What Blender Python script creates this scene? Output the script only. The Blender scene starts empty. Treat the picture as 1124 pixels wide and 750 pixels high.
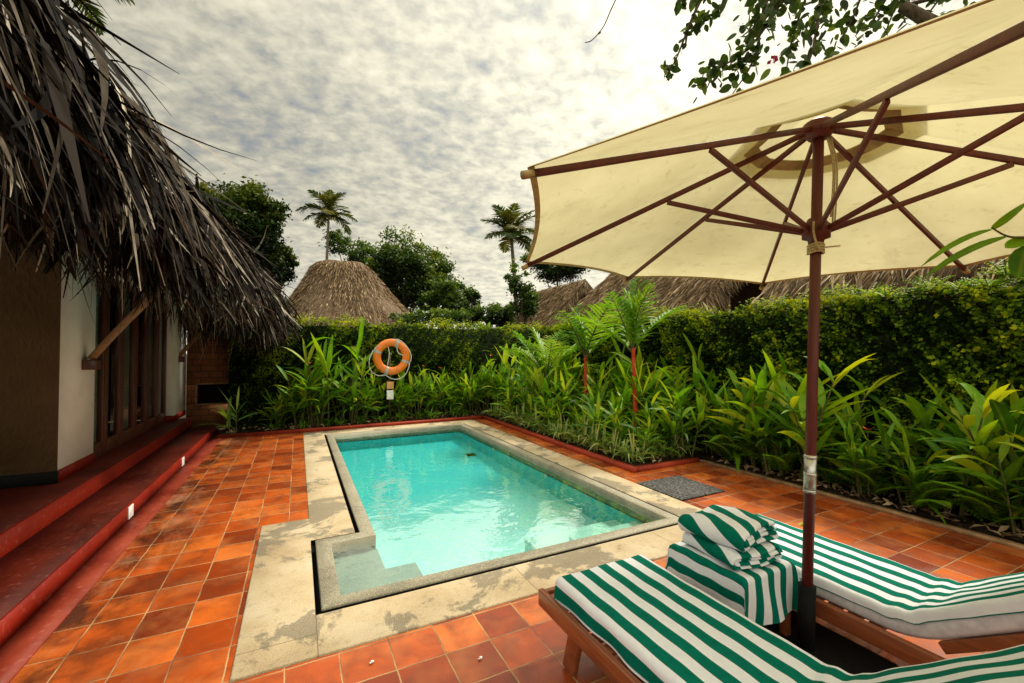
import bpy, bmesh, math, random
import numpy as np
from mathutils import Vector, Matrix
R_ = math.radians
rng = np.random.default_rng(7)
random.seed(7)
scene = bpy.context.scene
COL = scene.collection

# ------------------------------------------------------------------ camera
FPX = 473.33; W0 = 1124.0; H0 = 750.0
PITCH, ROLL, YAW, CH = .0226, -.0025, .4612, 1.577
_cy, _sy = math.cos(YAW), math.sin(YAW)
FWD = np.array([_sy*math.cos(PITCH), _cy*math.cos(PITCH), math.sin(PITCH)])
_r = np.array([_cy, -_sy, 0.]); _u = np.cross(_r, FWD)
RGT = _r*math.cos(ROLL) + _u*math.sin(ROLL)
UPV = _u*math.cos(ROLL) - _r*math.sin(ROLL)
CAMP = np.array([0, 0, CH])
def at(px, py, depth):
    """place in the world seen in the photo's pixel px,py at that distance"""
    return CAMP + (FWD + RGT*(px-W0/2)/FPX + UPV*(H0/2-py)/FPX)*depth
cam_d = bpy.data.cameras.new('camera'); cam = bpy.data.objects.new('camera', cam_d); COL.objects.link(cam)
cam_d.sensor_width = 36; cam_d.sensor_fit = 'HORIZONTAL'; cam_d.lens = 36*FPX/W0
cam_d.clip_start = .02; cam_d.clip_end = 2000
cam.matrix_world = Matrix(((RGT[0], UPV[0], -FWD[0], CAMP[0]), (RGT[1], UPV[1], -FWD[1], CAMP[1]), (RGT[2], UPV[2], -FWD[2], CAMP[2]), (0, 0, 0, 1)))
scene.camera = cam

# ------------------------------------------------------------------ helpers
def nrm(a):
    a = np.asarray(a, float)
    return a/np.maximum(np.linalg.norm(a, axis=-1, keepdims=True), 1e-9)

class MB:
    def __init__(s):
        s.V = []; s.F = []; s.T = []; s.A = []; s.n = 0
    def add(s, V, F, tint=.5, along=None, mi=0):
        V = np.asarray(V, float).reshape(-1, 3); F = np.asarray(F, int)
        if len(V) == 0: return
        s.V.append(V); s.F.append((F+s.n, mi))
        t = np.asarray(tint, float)
        s.T.append(np.full(len(V), float(t)) if t.ndim == 0 else t.reshape(-1))
        s.A.append(np.zeros((len(V), 2)) if along is None else np.asarray(along, float).reshape(-1, 2))
        s.n += len(V)
    def build(s, name, mats, parent=None, smooth=False):
        me = bpy.data.meshes.new(name)
        V = np.concatenate(s.V); me.vertices.add(len(V)); me.vertices.foreach_set('co', V.ravel())
        loops = np.concatenate([f.ravel() for f, _ in s.F])
        tot = np.concatenate([np.full(len(f), f.shape[1]) for f, _ in s.F])
        mi = np.concatenate([np.full(len(f), m) for f, m in s.F])
        st = np.concatenate([[0], np.cumsum(tot)[:-1]])
        me.loops.add(len(loops)); me.loops.foreach_set('vertex_index', loops.astype(np.int32))
        me.polygons.add(len(tot)); me.polygons.foreach_set('loop_start', st.astype(np.int32))
        me.polygons.foreach_set('material_index', mi.astype(np.int32))
        if smooth: me.polygons.foreach_set('use_smooth', np.ones(len(tot), bool))
        me.update(calc_edges=True); me.validate()
        a = me.attributes.new('tint', 'FLOAT', 'POINT'); a.data.foreach_set('value', np.concatenate(s.T).astype(np.float32))
        b = me.attributes.new('along', 'FLOAT2', 'POINT'); b.data.foreach_set('vector', np.concatenate(s.A).astype(np.float32).ravel())
        for m in (mats if isinstance(mats, (list, tuple)) else [mats]): me.materials.append(m)
        o = bpy.data.objects.new(name, me); COL.objects.link(o)
        if parent: o.parent = parent
        return o

def tag(o, label=None, cat=None, group=None, kind=None):
    if label: o['label'] = label
    if cat: o['category'] = cat
    if group: o['group'] = group
    if kind: o['kind'] = kind
    return o
def empty(name, loc=(0, 0, 0), rz=0.):
    o = bpy.data.objects.new(name, None); COL.objects.link(o); o.location = loc; o.rotation_euler = (0, 0, rz); o.empty_display_size = .1
    return o
def copy_tree(o, parent=None):
    c = o.copy(); COL.objects.link(c)
    if parent: c.parent = parent
    for ch in list(o.children): copy_tree(ch, c)
    return c

def box(mb, x0, x1, y0, y1, z0, z1, tint=.5, mi=0):
    V = [(x, y, z) for z in (z0, z1) for y in (y0, y1) for x in (x0, x1)]
    F = [(0, 2, 3, 1), (4, 5, 7, 6), (0, 1, 5, 4), (2, 6, 7, 3), (0, 4, 6, 2), (1, 3, 7, 5)]
    mb.add(V, F, tint, mi=mi)
def bbox(mb, c, s, bev=.006, rot=None, tint=.5, seg=2, mi=0):
    """bevelled box centred at c with size s; rot a 3x3"""
    bm = bmesh.new(); bmesh.ops.create_cube(bm, size=1)
    for v in bm.verts: v.co = Vector((v.co.x*s[0], v.co.y*s[1], v.co.z*s[2]))
    bmesh.ops.bevel(bm, geom=bm.edges[:], offset=min(bev, min(s)*.45), segments=seg, profile=.5, affect='EDGES')
    M = np.array(rot) if rot is not None else np.eye(3)
    V = np.array([v.co[:] for v in bm.verts])@M.T + np.array(c)
    bm.verts.index_update()
    for n in (3, 4, 5, 6, 7, 8):
        fs = [[v.index for v in f.verts] for f in bm.faces if len(f.verts) == n]
        if fs:
            if n == 4 or True:
                mb.V.append(V) if False else None
    base = mb.n
    mb.V.append(V); mb.T.append(np.full(len(V), float(tint))); mb.A.append(np.zeros((len(V), 2))); mb.n += len(V)
    by = {}
    for f in bm.faces: by.setdefault(len(f.verts), []).append([v.index for v in f.verts])
    for n, fs in by.items(): mb.F.append((np.array(fs)+base, mi))
    bm.free()
def basis_z(d):
    d = nrm(d); a = np.array([0, 0, 1.]) if abs(d[2]) < .95 else np.array([1., 0, 0])
    x = nrm(np.cross(a, d)); y = np.cross(d, x)
    return x, y, d
def bar(mb, p, q, w, t, bev=.003, up=None, tint=.5):
    """rectangular bar p->q, width w across, thickness t along up"""
    p = np.array(p, float); q = np.array(q, float); d = nrm(q-p)
    u = np.array(up if up is not None else (0, 0, 1.), float); x = np.cross(d, u)
    if np.linalg.norm(x) < 1e-3: x = np.cross(d, np.array([1., 0, 0]))
    x = nrm(x); z = np.cross(x, d)
    bbox(mb, (p+q)/2, (w, np.linalg.norm(q-p), t), bev, np.stack([x, d, z], 1), tint)
def tube(mb, P, r, n=8, tint=.5, caps=True, mi=0):
    P = np.asarray(P, float); m = len(P); r = np.full(m, r) if np.ndim(r) == 0 else np.asarray(r, float)
    T = nrm(np.gradient(P, axis=0)); x, y, _ = basis_z(T[0]); V = []
    for i in range(m):
        x = nrm(x - T[i]*(x@T[i])); y = np.cross(T[i], x)
        a = np.arange(n)*2*np.pi/n
        V.append(P[i] + r[i]*(np.outer(np.cos(a), x)+np.outer(np.sin(a), y)))
    V = np.concatenate(V); i = np.arange(m-1)[:, None]*n; j = np.arange(n)[None]; k = (j+1) % n
    F = np.stack([i+j, i+k, i+n+k, i+n+j], -1).reshape(-1, 4)
    mb.add(V, F, tint, mi=mi)
    if caps:
        base = mb.n-len(V)
        mb.F.append((np.array([list(range(n))[::-1]])+base, mi)); mb.F.append((np.array([list(range(n))])+base+(m-1)*n, mi))
def smoothpath(P, k=6):
    P = np.asarray(P, float); Q = np.concatenate([[2*P[0]-P[1]], P, [2*P[-1]-P[-2]]]); out = []
    for i in range(1, len(Q)-2):
        for t in np.linspace(0, 1, k, endpoint=False):
            a, b, c, d = Q[i-1], Q[i], Q[i+1], Q[i+2]
            out.append(.5*((2*b)+(c-a)*t+(2*a-5*b+4*c-d)*t*t+(3*b-a-3*c+d)*t**3))
    out.append(P[-1]); return np.array(out)

def leaves(mb, base, d, L, W, bend, roll=None, k=4, fold=.25, tint=None, prof='lance', mi=0):
    """strap or lance leaves with a mid-rib fold; every argument per leaf"""
    base = np.asarray(base, float).reshape(-1, 3); N = len(base); d = nrm(np.broadcast_to(d, (N, 3)))
    L = np.broadcast_to(L, N); W = np.broadcast_to(W, N); bend = np.broadcast_to(bend, N)
    up = np.array([0, 0, 1.]); sd = np.cross(d, up)
    bad = np.linalg.norm(sd, axis=1) < .05; sd[bad] = nrm(rng.normal(size=(bad.sum(), 3))*[1, 1, 0]); sd = nrm(sd)
    nm = np.cross(sd, d)
    if roll is not None:
        roll = np.broadcast_to(roll, N); c, s_ = np.cos(roll)[:, None], np.sin(roll)[:, None]
        sd, nm = sd*c+nm*s_, nm*c-sd*s_
    t = np.linspace(0, 1, k+1)
    if prof == 'lance': w = np.sin(np.pi*np.clip(t, 0, 1)**.75)**.8; w[0] = .12; w[-1] = .02
    elif prof == 'strap': w = np.minimum(1, (1-t)*2.2)*np.minimum(1, .45+t*2.5); w[-1] = .03
    elif prof == 'oval': w = np.sin(np.pi*np.clip(t*.97+.02, 0, 1)**.8)**.6; w[-1] = .05
    else: w = np.minimum(1, (1-t)*3+.15)
    C = base[:, None]+d[:, None]*L[:, None, None]*t[None, :, None]
    C[:, :, 2] -= bend[:, None]*L[:, None]*t[None]**2
    C = C + d[:, None]*np.array([1, 1, 0])*(bend*L*.15)[:, None, None]*(t**2)[None, :, None]
    hw = (W[:, None]*.5*w[None])[:, :, None]
    l = C-sd[:, None]*hw; r = C+sd[:, None]*hw; m = C-nm[:, None]*hw*2*fold
    V = np.stack([l, m, r], 2).reshape(-1, 3)
    n1 = (k+1)*3; b = (np.arange(N)*n1)[:, None, None]; i = (np.arange(k)*3)[None, :, None]
    F = np.concatenate([b+i+np.array([0, 1, 4, 3]), b+i+np.array([1, 2, 5, 4])], 1).reshape(-1, 4)
    tt = np.full(N, .5) if tint is None else np.broadcast_to(tint, N)
    al = np.zeros((N, k+1, 3, 2)); al[..., 0] = t[None, :, None]; al[..., 1] = np.array([-1, 0, 1.])
    mb.add(V, F, np.repeat(tt, n1), al, mi)
def ribbons(mb, base, d, L, W, bend, sd, k=4, tint=None, curl=0.):
    base = np.asarray(base, float); N = len(base); d = nrm(d); t = np.linspace(0, 1, k+1)
    sd = nrm(sd - d*(sd*d).sum(1, keepdims=True))
    C = base[:, None]+d[:, None]*L[:, None, None]*t[None, :, None]
    C[:, :, 2] -= bend[:, None]*L[:, None]*t[None]**2
    C = C + sd[:, None]*np.asarray(curl).reshape(-1, 1, 1)*L[:, None, None]*(t**2.2)[None, :, None]
    w = np.minimum(1, (1-t)*1.6+.12)*np.minimum(1, .6+t*2)
    hw = (W[:, None]*.5*w[None])[:, :, None]
    V = np.stack([C-sd[:, None]*hw, C+sd[:, None]*hw], 2).reshape(-1, 3)
    n1 = (k+1)*2; b = (np.arange(N)*n1)[:, None, None]; i = (np.arange(k)*2)[None, :, None]
    F = (b+i+np.array([0, 1, 3, 2])).reshape(-1, 4)
    al = np.zeros((N, k+1, 2, 2)); al[..., 0] = t[None, :, None]
    mb.add(V, F, np.repeat(tint, n1), al)
def diamonds(mb, c, nvec, size, asp=.6, tint=None, spin=None, mi=0):
    """small leaves: one folded quad each, facing nvec"""
    c = np.asarray(c, float); N = len(c); n = nrm(nvec); a = rng.normal(size=(N, 3)); x = nrm(np.cross(n, a))
    if spin is not None: x = nrm(spin - n*(spin*n).sum(1, keepdims=True))
    y = np.cross(n, x); size = np.broadcast_to(size, N)[:, None]
    V = np.stack([c-x*size*.5, c+y*size*.5*asp+n*size*.12-x*size*.08, c+x*size*.5-n*size*.08, c-y*size*.5*asp+n*size*.12-x*size*.08], 1).reshape(-1, 3)
    F = np.arange(N*4).reshape(N, 4)
    al = np.tile(np.array([[0, 0], [.5, 1], [1, 0], [.5, -1.]]), (N, 1))
    mb.add(V, F, np.repeat(np.full(N, .5) if tint is None else tint, 4), al, mi)

# ------------------------------------------------------------------ materials
def newmat(name):
    m = bpy.data.materials.new(name); m.use_nodes = True; nt = m.node_tree; nt.nodes.clear(); return m, nt
class NT:
    def __init__(s, name):
        s.m, s.t = newmat(name); s.out = s.n('ShaderNodeOutputMaterial')
    def n(s, ty, **kw):
        nd = s.t.nodes.new(ty)
        for k, v in kw.items():
            if k.startswith('i_'):
                key = k[2:]; key = int(key) if key.isdigit() else key.replace('_', ' ')
                nd.inputs[key].default_value = v
            else: setattr(nd, k, v)
        return nd
    def l(s, a, b): s.t.links.new(a, b); return b
    def math(s, op, a, b=None, c=None, clamp=False):
        nd = s.n('ShaderNodeMath', operation=op, use_clamp=clamp)
        for i, x in enumerate((a, b, c)):
            if x is None: continue
            if isinstance(x, (int, float)): nd.inputs[i].default_value = x
            else: s.l(x, nd.inputs[i])
        return nd.outputs[0]
    def mix(s, f, a, b, ty='MIX'):
        nd = s.n('ShaderNodeMix', data_type='RGBA', blend_type=ty)
        for i, x in ((0, f), (6, a), (7, b)):
            if isinstance(x, (int, float)): nd.inputs[i].default_value = x
            elif isinstance(x, tuple): nd.inputs[i].default_value = x if len(x) == 4 else (*x, 1)
            else: s.l(x, nd.inputs[i])
        return nd.outputs[2]
    def ramp(s, f, stops, interp='LINEAR'):
        nd = s.n('ShaderNodeValToRGB'); cr = nd.color_ramp; cr.interpolation = interp
        while len(cr.elements) < len(stops): cr.elements.new(.5)
        for e, (p, c) in zip(cr.elements, stops):
            e.position = p; e.color = (*c, 1) if isinstance(c, tuple) else (c, c, c, 1)
        s.l(f, nd.inputs[0]); return nd.outputs[0]
    def pos(s, sc=(1, 1, 1), obj=False):
        if obj: o = s.n('ShaderNodeTexCoord').outputs['Object']
        else: o = s.n('ShaderNodeNewGeometry').outputs['Position']
        mp = s.n('ShaderNodeMapping'); mp.inputs['Scale'].default_value = sc; s.l(o, mp.inputs[0]); return mp.outputs[0]
    def noise(s, v, scale, detail=4, rough=.55, w=None, dist=0.):
        nd = s.n('ShaderNodeTexNoise'); nd.inputs['Scale'].default_value = scale; nd.inputs['Detail'].default_value = detail
        nd.inputs['Roughness'].default_value = rough; nd.inputs['Distortion'].default_value = dist
        if v is not None: s.l(v, nd.inputs['Vector'])
        return nd.outputs[0]
    def attr(s, name):
        return s.n('ShaderNodeAttribute', attribute_name=name)
    def bump(s, h, st=.3, dist=.01):
        nd = s.n('ShaderNodeBump'); nd.inputs['Strength'].default_value = st; nd.inputs['Distance'].default_value = dist; s.l(h, nd.inputs['Height']); return nd.outputs[0]
    def bsdf(s, col, rough=.6, bump=None, spec=.5, **kw):
        b = s.n('ShaderNodeBsdfPrincipled')
        for key, x in (('Base Color', col), ('Roughness', rough), ('Specular IOR Level', spec), *kw.items()):
            if isinstance(x, (int, float)): b.inputs[key].default_value = x
            elif isinstance(x, tuple): b.inputs[key].default_value = x if len(x) == 4 else (*x, 1)
            else: s.l(x, b.inputs[key])
        if bump is not None: s.l(bump, b.inputs['Normal'])
        return b.outputs[0]
    def done(s, sh): s.l(sh, s.out.inputs['Surface']); return s.m
    def mixsh(s, f, a, b):
        nd = s.n('ShaderNodeMixShader')
        if isinstance(f, (int, float)): nd.inputs[0].default_value = f
        else: s.l(f, nd.inputs[0])
        s.l(a, nd.inputs[1]); s.l(b, nd.inputs[2]); return nd.outputs[0]

def leafmat(name, stops, rough=.5, trans=.42, vein=True, bright=1., spec=.28):
    k = NT(name); t = k.attr('tint').outputs['Fac']
    n = k.noise(k.pos(), 9, 2); f = k.math('ADD', t, k.math('MULTIPLY', k.math('SUBTRACT', n, .5), .35), clamp=True)
    c = k.ramp(f, stops)
    if vein:
        sx = k.n('ShaderNodeSeparateXYZ'); k.l(k.attr('along').outputs['Vector'], sx.inputs[0])
        rib = k.math('SUBTRACT', 1, k.math('MULTIPLY', k.math('ABSOLUTE', sx.outputs[1]), 3.5), clamp=True)
        c = k.mix(k.math('MULTIPLY', rib, .35), c, (.36, .42, .06))
    b = k.bsdf(c, rough, spec=spec)
    tr = k.n('ShaderNodeBsdfTranslucent'); k.l(k.mix(1., c, (1., 1., .35), 'MULTIPLY'), tr.inputs[0])
    return k.done(k.mixsh(trans, b, tr.outputs[0]))

M = {}
M['leaf'] = leafmat('heliconia_leaf', [(0, (.008, .032, .003)), (.28, (.045, .16, .006)), (.6, (.19, .42, .009)), (1, (.48, .52, .018))])
M['leaf_light'] = leafmat('young_leaf', [(0, (.025, .09, .006)), (.4, (.12, .30, .014)), (.8, (.32, .50, .03)), (1, (.58, .52, .06))])
M['striped_leaf'] = leafmat('variegated_leaf', [(0, (.02, .06, .01)), (.4, (.09, .2, .025)), (.8, (.28, .38, .08)), (1, (.5, .48, .18))])
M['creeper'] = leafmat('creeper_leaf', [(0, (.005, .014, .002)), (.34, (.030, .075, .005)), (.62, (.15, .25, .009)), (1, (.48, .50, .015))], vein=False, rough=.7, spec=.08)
M['tree'] = leafmat('tree_leaf', [(0, (.006, .018, .004)), (.32, (.035, .08, .009)), (.62, (.13, .20, .016)), (1, (.26, .28, .03))], vein=False, trans=.3)
M['tree_dark'] = leafmat('dark_tree_leaf', [(0, (.005, .015, .003)), (.4, (.028, .056, .008)), (.7, (.09, .12, .014)), (1, (.2, .2, .02))], vein=False, trans=.25, spec=.1)
M['tree_light'] = leafmat('light_tree_leaf', [(0, (.02, .04, .008)), (.45, (.06, .12, .015)), (.8, (.16, .24, .03)), (1, (.32, .36, .06))], vein=False, trans=.35)
M['palm'] = leafmat('palm_leaflet', [(0, (.012, .03, .006)), (.45, (.045, .08, .010)), (.75, (.14, .16, .02)), (1, (.30, .22, .05))], vein=False, trans=.25)
M['bougain'] = leafmat('bougainvillea_leaf', [(0, (.018, .035, .010)), (.5, (.05, .095, .015)), (1, (.16, .22, .03))], vein=False, trans=.3)
def bark(name, a, b, sc=(12, 12, 3)):
    k = NT(name); n = k.noise(k.pos(sc), 2.5, 5); return k.done(k.bsdf(k.ramp(n, [(.3, a), (.7, b)]), .85, k.bump(n, .5, .02), spec=.2))
M['bark'] = bark('bark', (.035, .025, .015), (.14, .10, .06))
M['palm_bark'] = bark('palm_bark', (.08, .07, .05), (.22, .19, .14), (2, 2, 14))
M['stem'] = bark('plant_stem', (.05, .06, .015), (.16, .15, .05), (20, 20, 4))
M['red_trunk'] = bark('red_cane', (.42, .03, .012), (.68, .10, .03), (6, 6, 12))
def flat(name, col, rough=.6, spec=.4, nz=.15, sc=20, bst=.0, **kw):
    k = NT(name); n = k.noise(k.pos(), sc, 4)
    lo = tuple(c*(1-nz*1.6) for c in col); hi = tuple(min(1, c*(1+nz)) for c in col)
    return k.done(k.bsdf(k.ramp(n, [(.3, lo), (.7, hi)]), rough, k.bump(n, bst, .004) if bst else None, spec, **kw))
M['flower'] = flat('orange_bract', (.75, .13, .03), .5)
M['pink'] = flat('magenta_bract', (.6, .02, .12), .5)
M['soil'] = flat('soil', (.035, .022, .014), .95, .1, .5, 30, .6)
M['white_tape'] = flat('grey_tape', (.40, .42, .40), .35)
M['rope'] = flat('white_rope', (.62, .60, .54), .8, .2, .2, 120)
M['brown_rope'] = flat('beige_rope', (.55, .47, .28), .8, .2, .3, 160)
M['white'] = flat('white_plastic', (.8, .8, .76), .4)
M['black'] = flat('black_rubber', (.010, .010, .010), .7, .08)
M['dark'] = flat('dark_interior', (.012, .010, .008), .8, .1)
M['metal'] = flat('steel_band', (.55, .54, .50), .3, .5, .1, 40, Metallic=.9)
M['orange'] = flat('orange_lifebuoy', (.85, .20, .012), .38, .5, .08, 14)
M['curtain'] = flat('cream_curtain', (.55, .52, .42), .9, .1)

# terracotta tiles
def tilemat(name, sx, sy, ox, oy, wet=0.):
    k = NT(name); g = k.n('ShaderNodeNewGeometry'); s = k.n('ShaderNodeSeparateXYZ'); k.l(g.outputs['Position'], s.inputs[0])
    wob = k.math('ADD', k.math('MULTIPLY', k.math('SUBTRACT', k.noise(k.pos(), 5, 2), .5), .012), k.math('MULTIPLY', k.math('SUBTRACT', k.noise(k.pos(), 70, 3), .5), .006))
    u = k.math('DIVIDE', k.math('ADD', k.math('SUBTRACT', s.outputs[0], ox), wob), sx); v = k.math('DIVIDE', k.math('ADD', k.math('SUBTRACT', s.outputs[1], oy), wob), sy)
    cu, cv = k.math('FLOOR', u), k.math('FLOOR', v); fu, fv = k.math('FRACT', u), k.math('FRACT', v)
    du = k.math('MULTIPLY', k.math('SUBTRACT', .5, k.math('ABSOLUTE', k.math('SUBTRACT', fu, .5))), sx)
    dv = k.math('MULTIPLY', k.math('SUBTRACT', .5, k.math('ABSOLUTE', k.math('SUBTRACT', fv, .5))), sy)
    e = k.math('MINIMUM', du, dv)
    grout = k.math('SUBTRACT', 1, k.math('DIVIDE', k.math('SUBTRACT', e, .0026), .0022), clamp=True)
    cmb = k.n('ShaderNodeCombineXYZ'); k.l(cu, cmb.inputs[0]); k.l(cv, cmb.inputs[1])
    wn = k.n('ShaderNodeTexWhiteNoise', noise_dimensions='2D'); k.l(cmb.outputs[0], wn.inputs['Vector'])
    col = k.ramp(wn.outputs[0], [(0, (.18, .024, .004)), (.3, (.36, .056, .007)), (.65, (.50, .090, .011)), (1, (.62, .145, .020))])
    off = k.n('ShaderNodeVectorMath', operation='ADD'); k.l(g.outputs['Position'], off.inputs[0]); sc = k.n('ShaderNodeVectorMath', operation='SCALE'); k.l(wn.outputs[1], sc.inputs[0]); sc.inputs['Scale'].default_value = 7; k.l(sc.outputs[0], off.inputs[1])
    n1 = k.noise(off.outputs[0], 5, 6, .6, dist=.6)      # burnt clouding that starts afresh on each tile
    col = k.mix(k.ramp(n1, [(.40, 0.), (.70, .85)]), col, (.17, .035, .010))
    n0 = k.noise(off.outputs[0], 3.2, 3)
    col = k.mix(k.ramp(n0, [(.5, 0.), (.8, .45)]), col, (.66, .24, .07))
    n2 = k.noise(k.pos(), 1.1, 6, .65)                    # damp and mildew over many tiles
    col = k.mix(k.ramp(n2, [(.50, 0.), (.70, .55)]), col, (.10, .026, .010))
    n3 = k.noise(k.pos(), 2.3, 7, .7)
    col = k.mix(k.ramp(n3, [(.62, 0.), (.75, .3)]), col, (.62, .36, .2))
    if wet:
        # dirt washed against the step on the left
        m = k.math('MULTIPLY', k.math('SUBTRACT', -.55, s.outputs[0], clamp=False), 1.7, clamp=True)
        m2 = k.math('MULTIPLY', m, k.ramp(k.noise(k.pos((1, .7, 1)), 3.4, 6, .65), [(.42, 0.), (.58, 1.)]))
        col = k.mix(k.math('MULTIPLY', m2, .85), col, (.030, .012, .007))
        m3 = k.math('MULTIPLY', m, k.ramp(k.noise(k.pos((1.3, .6, 1)), 2.1, 5, .6), [(.52, 0.), (.66, .6)]))
        col = k.mix(m3, col, (.55, .25, .13))
    gc = k.mix(k.ramp(k.noise(k.pos(), 2.6, 5, .65), [(.38, 0.), (.62, 1.)]), (.14, .065, .025), (.52, .34, .15))
    col = k.mix(k.math('MULTIPLY', grout, .85), col, gc)
    ro = k.math('ADD', k.math('MULTIPLY', n1, .35), k.math('ADD', .10, k.math('MULTIPLY', grout, .35)))
    h = k.math('SUBTRACT', k.math('MULTIPLY', k.noise(k.pos(), 6, 3), .4), grout)
    h2 = k.math('ADD', h, k.math('MULTIPLY', wn.outputs[0], .25))
    return k.done(k.bsdf(col, ro, k.bump(h2, .5, .006), .45))
M['tile'] = tilemat('terracotta_tile', .25, .25, .205, 2.45)
M['tile_left'] = tilemat('terracotta_tile_strip', .25, .289, -1.0585, 4.223, 1.)

def stonemat(name, cols, patch, psc=1.6, lo=.52, hi=.6, sp=.5, rough=.8, joints=()):
    k = NT(name); n = k.noise(k.pos(), 2.2, 6, .6); fine = k.noise(k.pos(), 160, 2, .6); mid = k.noise(k.pos(), 26, 5, .6)
    col = k.ramp(n, [(.3, cols[0]), (.5, cols[1]), (.7, cols[2])])
    p = k.ramp(k.noise(k.pos(), psc, 9, .68, dist=.4), [(lo, 0.), (hi, 1.)])
    col = k.mix(k.math('MULTIPLY', p, .85), col, patch)
    col = k.mix(k.ramp(fine, [(.35, .0), (.62, sp)]), col, k.mix(.5, col, (.06, .05, .035)))
    col = k.mix(k.ramp(fine, [(.3, sp*.7), (.45, 0.)]), col, (.75, .68, .5))
    col = k.mix(k.ramp(mid, [(.55, 0.), (.75, .35)]), col, (.16, .12, .07))
    if joints:      # slab joints: (axis, place, other axis from, to)
        s = k.n('ShaderNodeSeparateXYZ'); k.l(k.n('ShaderNodeNewGeometry').outputs['Position'], s.inputs[0]); wv = k.math('MULTIPLY', k.math('SUBTRACT', k.noise(k.pos(), 11, 3), .5), .012); tot = None
        for ax, c, lo_, hi_ in joints:
            o_ = s.outputs[1-ax]; ln = k.math('LESS_THAN', k.math('ABSOLUTE', k.math('ADD', k.math('SUBTRACT', s.outputs[ax], c), wv)), .0028)
            ln = k.math('MULTIPLY', ln, k.math('MULTIPLY', k.math('GREATER_THAN', o_, lo_), k.math('LESS_THAN', o_, hi_))); tot = ln if tot is None else k.math('MAXIMUM', tot, ln)
        col = k.mix(k.math('MULTIPLY', tot, .7), col, (.10, .075, .04))
    return k.done(k.bsdf(col, rough, k.bump(k.math('ADD', fine, k.math('MULTIPLY', mid, .6)), .35, .003), .3))
M['kerb_stone'] = stonemat('weathered_stone', [(.43, .31, .17), (.54, .42, .25), (.63, .52, .35)], (.21, .175, .115), 1.7, .525, .555, joints=((0, 1.42, 2, 3), (0, 2.75, 2, 3), (0, .108, 2, 2.9), (1, 2.66, -.3, .11), (1, 4.06, -.3, .5), (1, 6.2, 0, .5), (1, 8.2, 0, .5), (1, 3.4, 3.2, 3.7), (1, 5.1, 3.2, 3.7), (1, 7.0, 3.2, 3.7), (0, 1.6, 8.8, 9.4)))
M['granite'] = stonemat('speckled_granite', [(.24, .22, .15), (.32, .29, .20), (.38, .34, .24)], (.16, .14, .10), 2.5, .5, .7, .8, .6)
def red_cement(name, a, b, scuff=.4):
    k = NT(name); n = k.noise(k.pos((1, .6, 1)), 2.6, 6, .6); f = k.noise(k.pos(), 24, 5, .65)
    c = k.ramp(n, [(.3, a), (.7, b)]); c = k.mix(k.ramp(f, [(.56, 0.), (.72, scuff)]), c, (.42, .14, .09))
    return k.done(k.bsdf(c, k.math('ADD', .30, k.math('MULTIPLY', n, .35)), k.bump(f, .15, .004), .14))
M['red_floor'] = red_cement('red_oxide_floor', (.030, .0035, .0012), (.10, .010, .003), .2)
M['red_step'] = red_cement('red_oxide_step', (.12, .006, .002), (.25, .014, .004), .28)
M['pink_edge'] = red_cement('worn_red_edge', (.13, .012, .005), (.30, .050, .024), .5)
M['bed_kerb'] = red_cement('bed_edging', (.22, .025, .012), (.42, .06, .025), .25)
M['tan_kerb'] = flat('cement_edging', (.34, .20, .10), .85, .2, .3, 9, .4)
M['white_wall'] = flat('white_plaster', (.84, .83, .74), .85, .2, .06, 3, .15)
def tanmat():
    k = NT('tan_textured_plaster'); n = k.noise(k.pos((1, 1, .55)), 26, 5, .6); n2 = k.noise(k.pos(), 1.4, 4)
    c = k.ramp(n2, [(.3, (.085, .05, .02)), (.7, (.14, .088, .04))])
    return k.done(k.bsdf(c, .85, k.bump(n, .7, .03), .2))
M['tan_wall'] = tanmat()
def brickmat():
    k = NT('laterite_brick'); b = k.n('ShaderNodeTexBrick'); k.l(k.pos((1, 1, 1)), b.inputs[0])
    g = k.n('ShaderNodeNewGeometry'); s = k.n('ShaderNodeSeparateXYZ'); k.l(g.outputs['Position'], s.inputs[0]); c = k.n('ShaderNodeCombineXYZ'); k.l(s.outputs[0], c.inputs[0]); k.l(s.outputs[2], c.inputs[1]); k.l(c.outputs[0], b.inputs[0])
    b.inputs['Scale'].default_value = 1; b.inputs['Brick Width'].default_value = .3; b.inputs['Row Height'].default_value = .13; b.inputs['Mortar Size'].default_value = .012; b.inputs['Mortar Smooth'].default_value = .4
    b.inputs['Color1'].default_value = (.30, .10, .04, 1); b.inputs['Color2'].default_value = (.42, .16, .06, 1); b.inputs['Mortar'].default_value = (.12, .07, .04, 1)
    n = k.noise(k.pos(), 7, 6, .7); col = k.mix(k.ramp(n, [(.35, 0.), (.7, .8)]), b.outputs[0], (.13, .06, .03))
    return k.done(k.bsdf(col, .9, k.bump(n, .6, .02), .2))
M['brick'] = brickmat()
def woodmat(name, a, b, rough=.35, sc=(30, 2, 30), coat=.3):
    k = NT(name); n = k.noise(k.pos(sc, True), 1.6, 6, .65, dist=.5); c = k.ramp(n, [(.25, a), (.75, b)])
    return k.done(k.bsdf(c, rough, k.bump(n, .12, .003), .5, **{'Coat Weight': coat, 'Coat Roughness': .2}))
M['teak'] = woodmat('teak', (.14, .035, .012), (.36, .105, .035))
M['umb_wood'] = woodmat('red_brown_hardwood', (.055, .007, .005), (.15, .020, .012), .5, (20, 20, 2), 0.)
M['door_wood'] = woodmat('dark_door_timber', (.055, .016, .010), (.12, .036, .020), .4, (20, 20, 2))
M['pole_wood'] = woodmat('peeled_pole', (.22, .10, .035), (.42, .22, .09), .6, (16, 16, 16), 0.)
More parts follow.
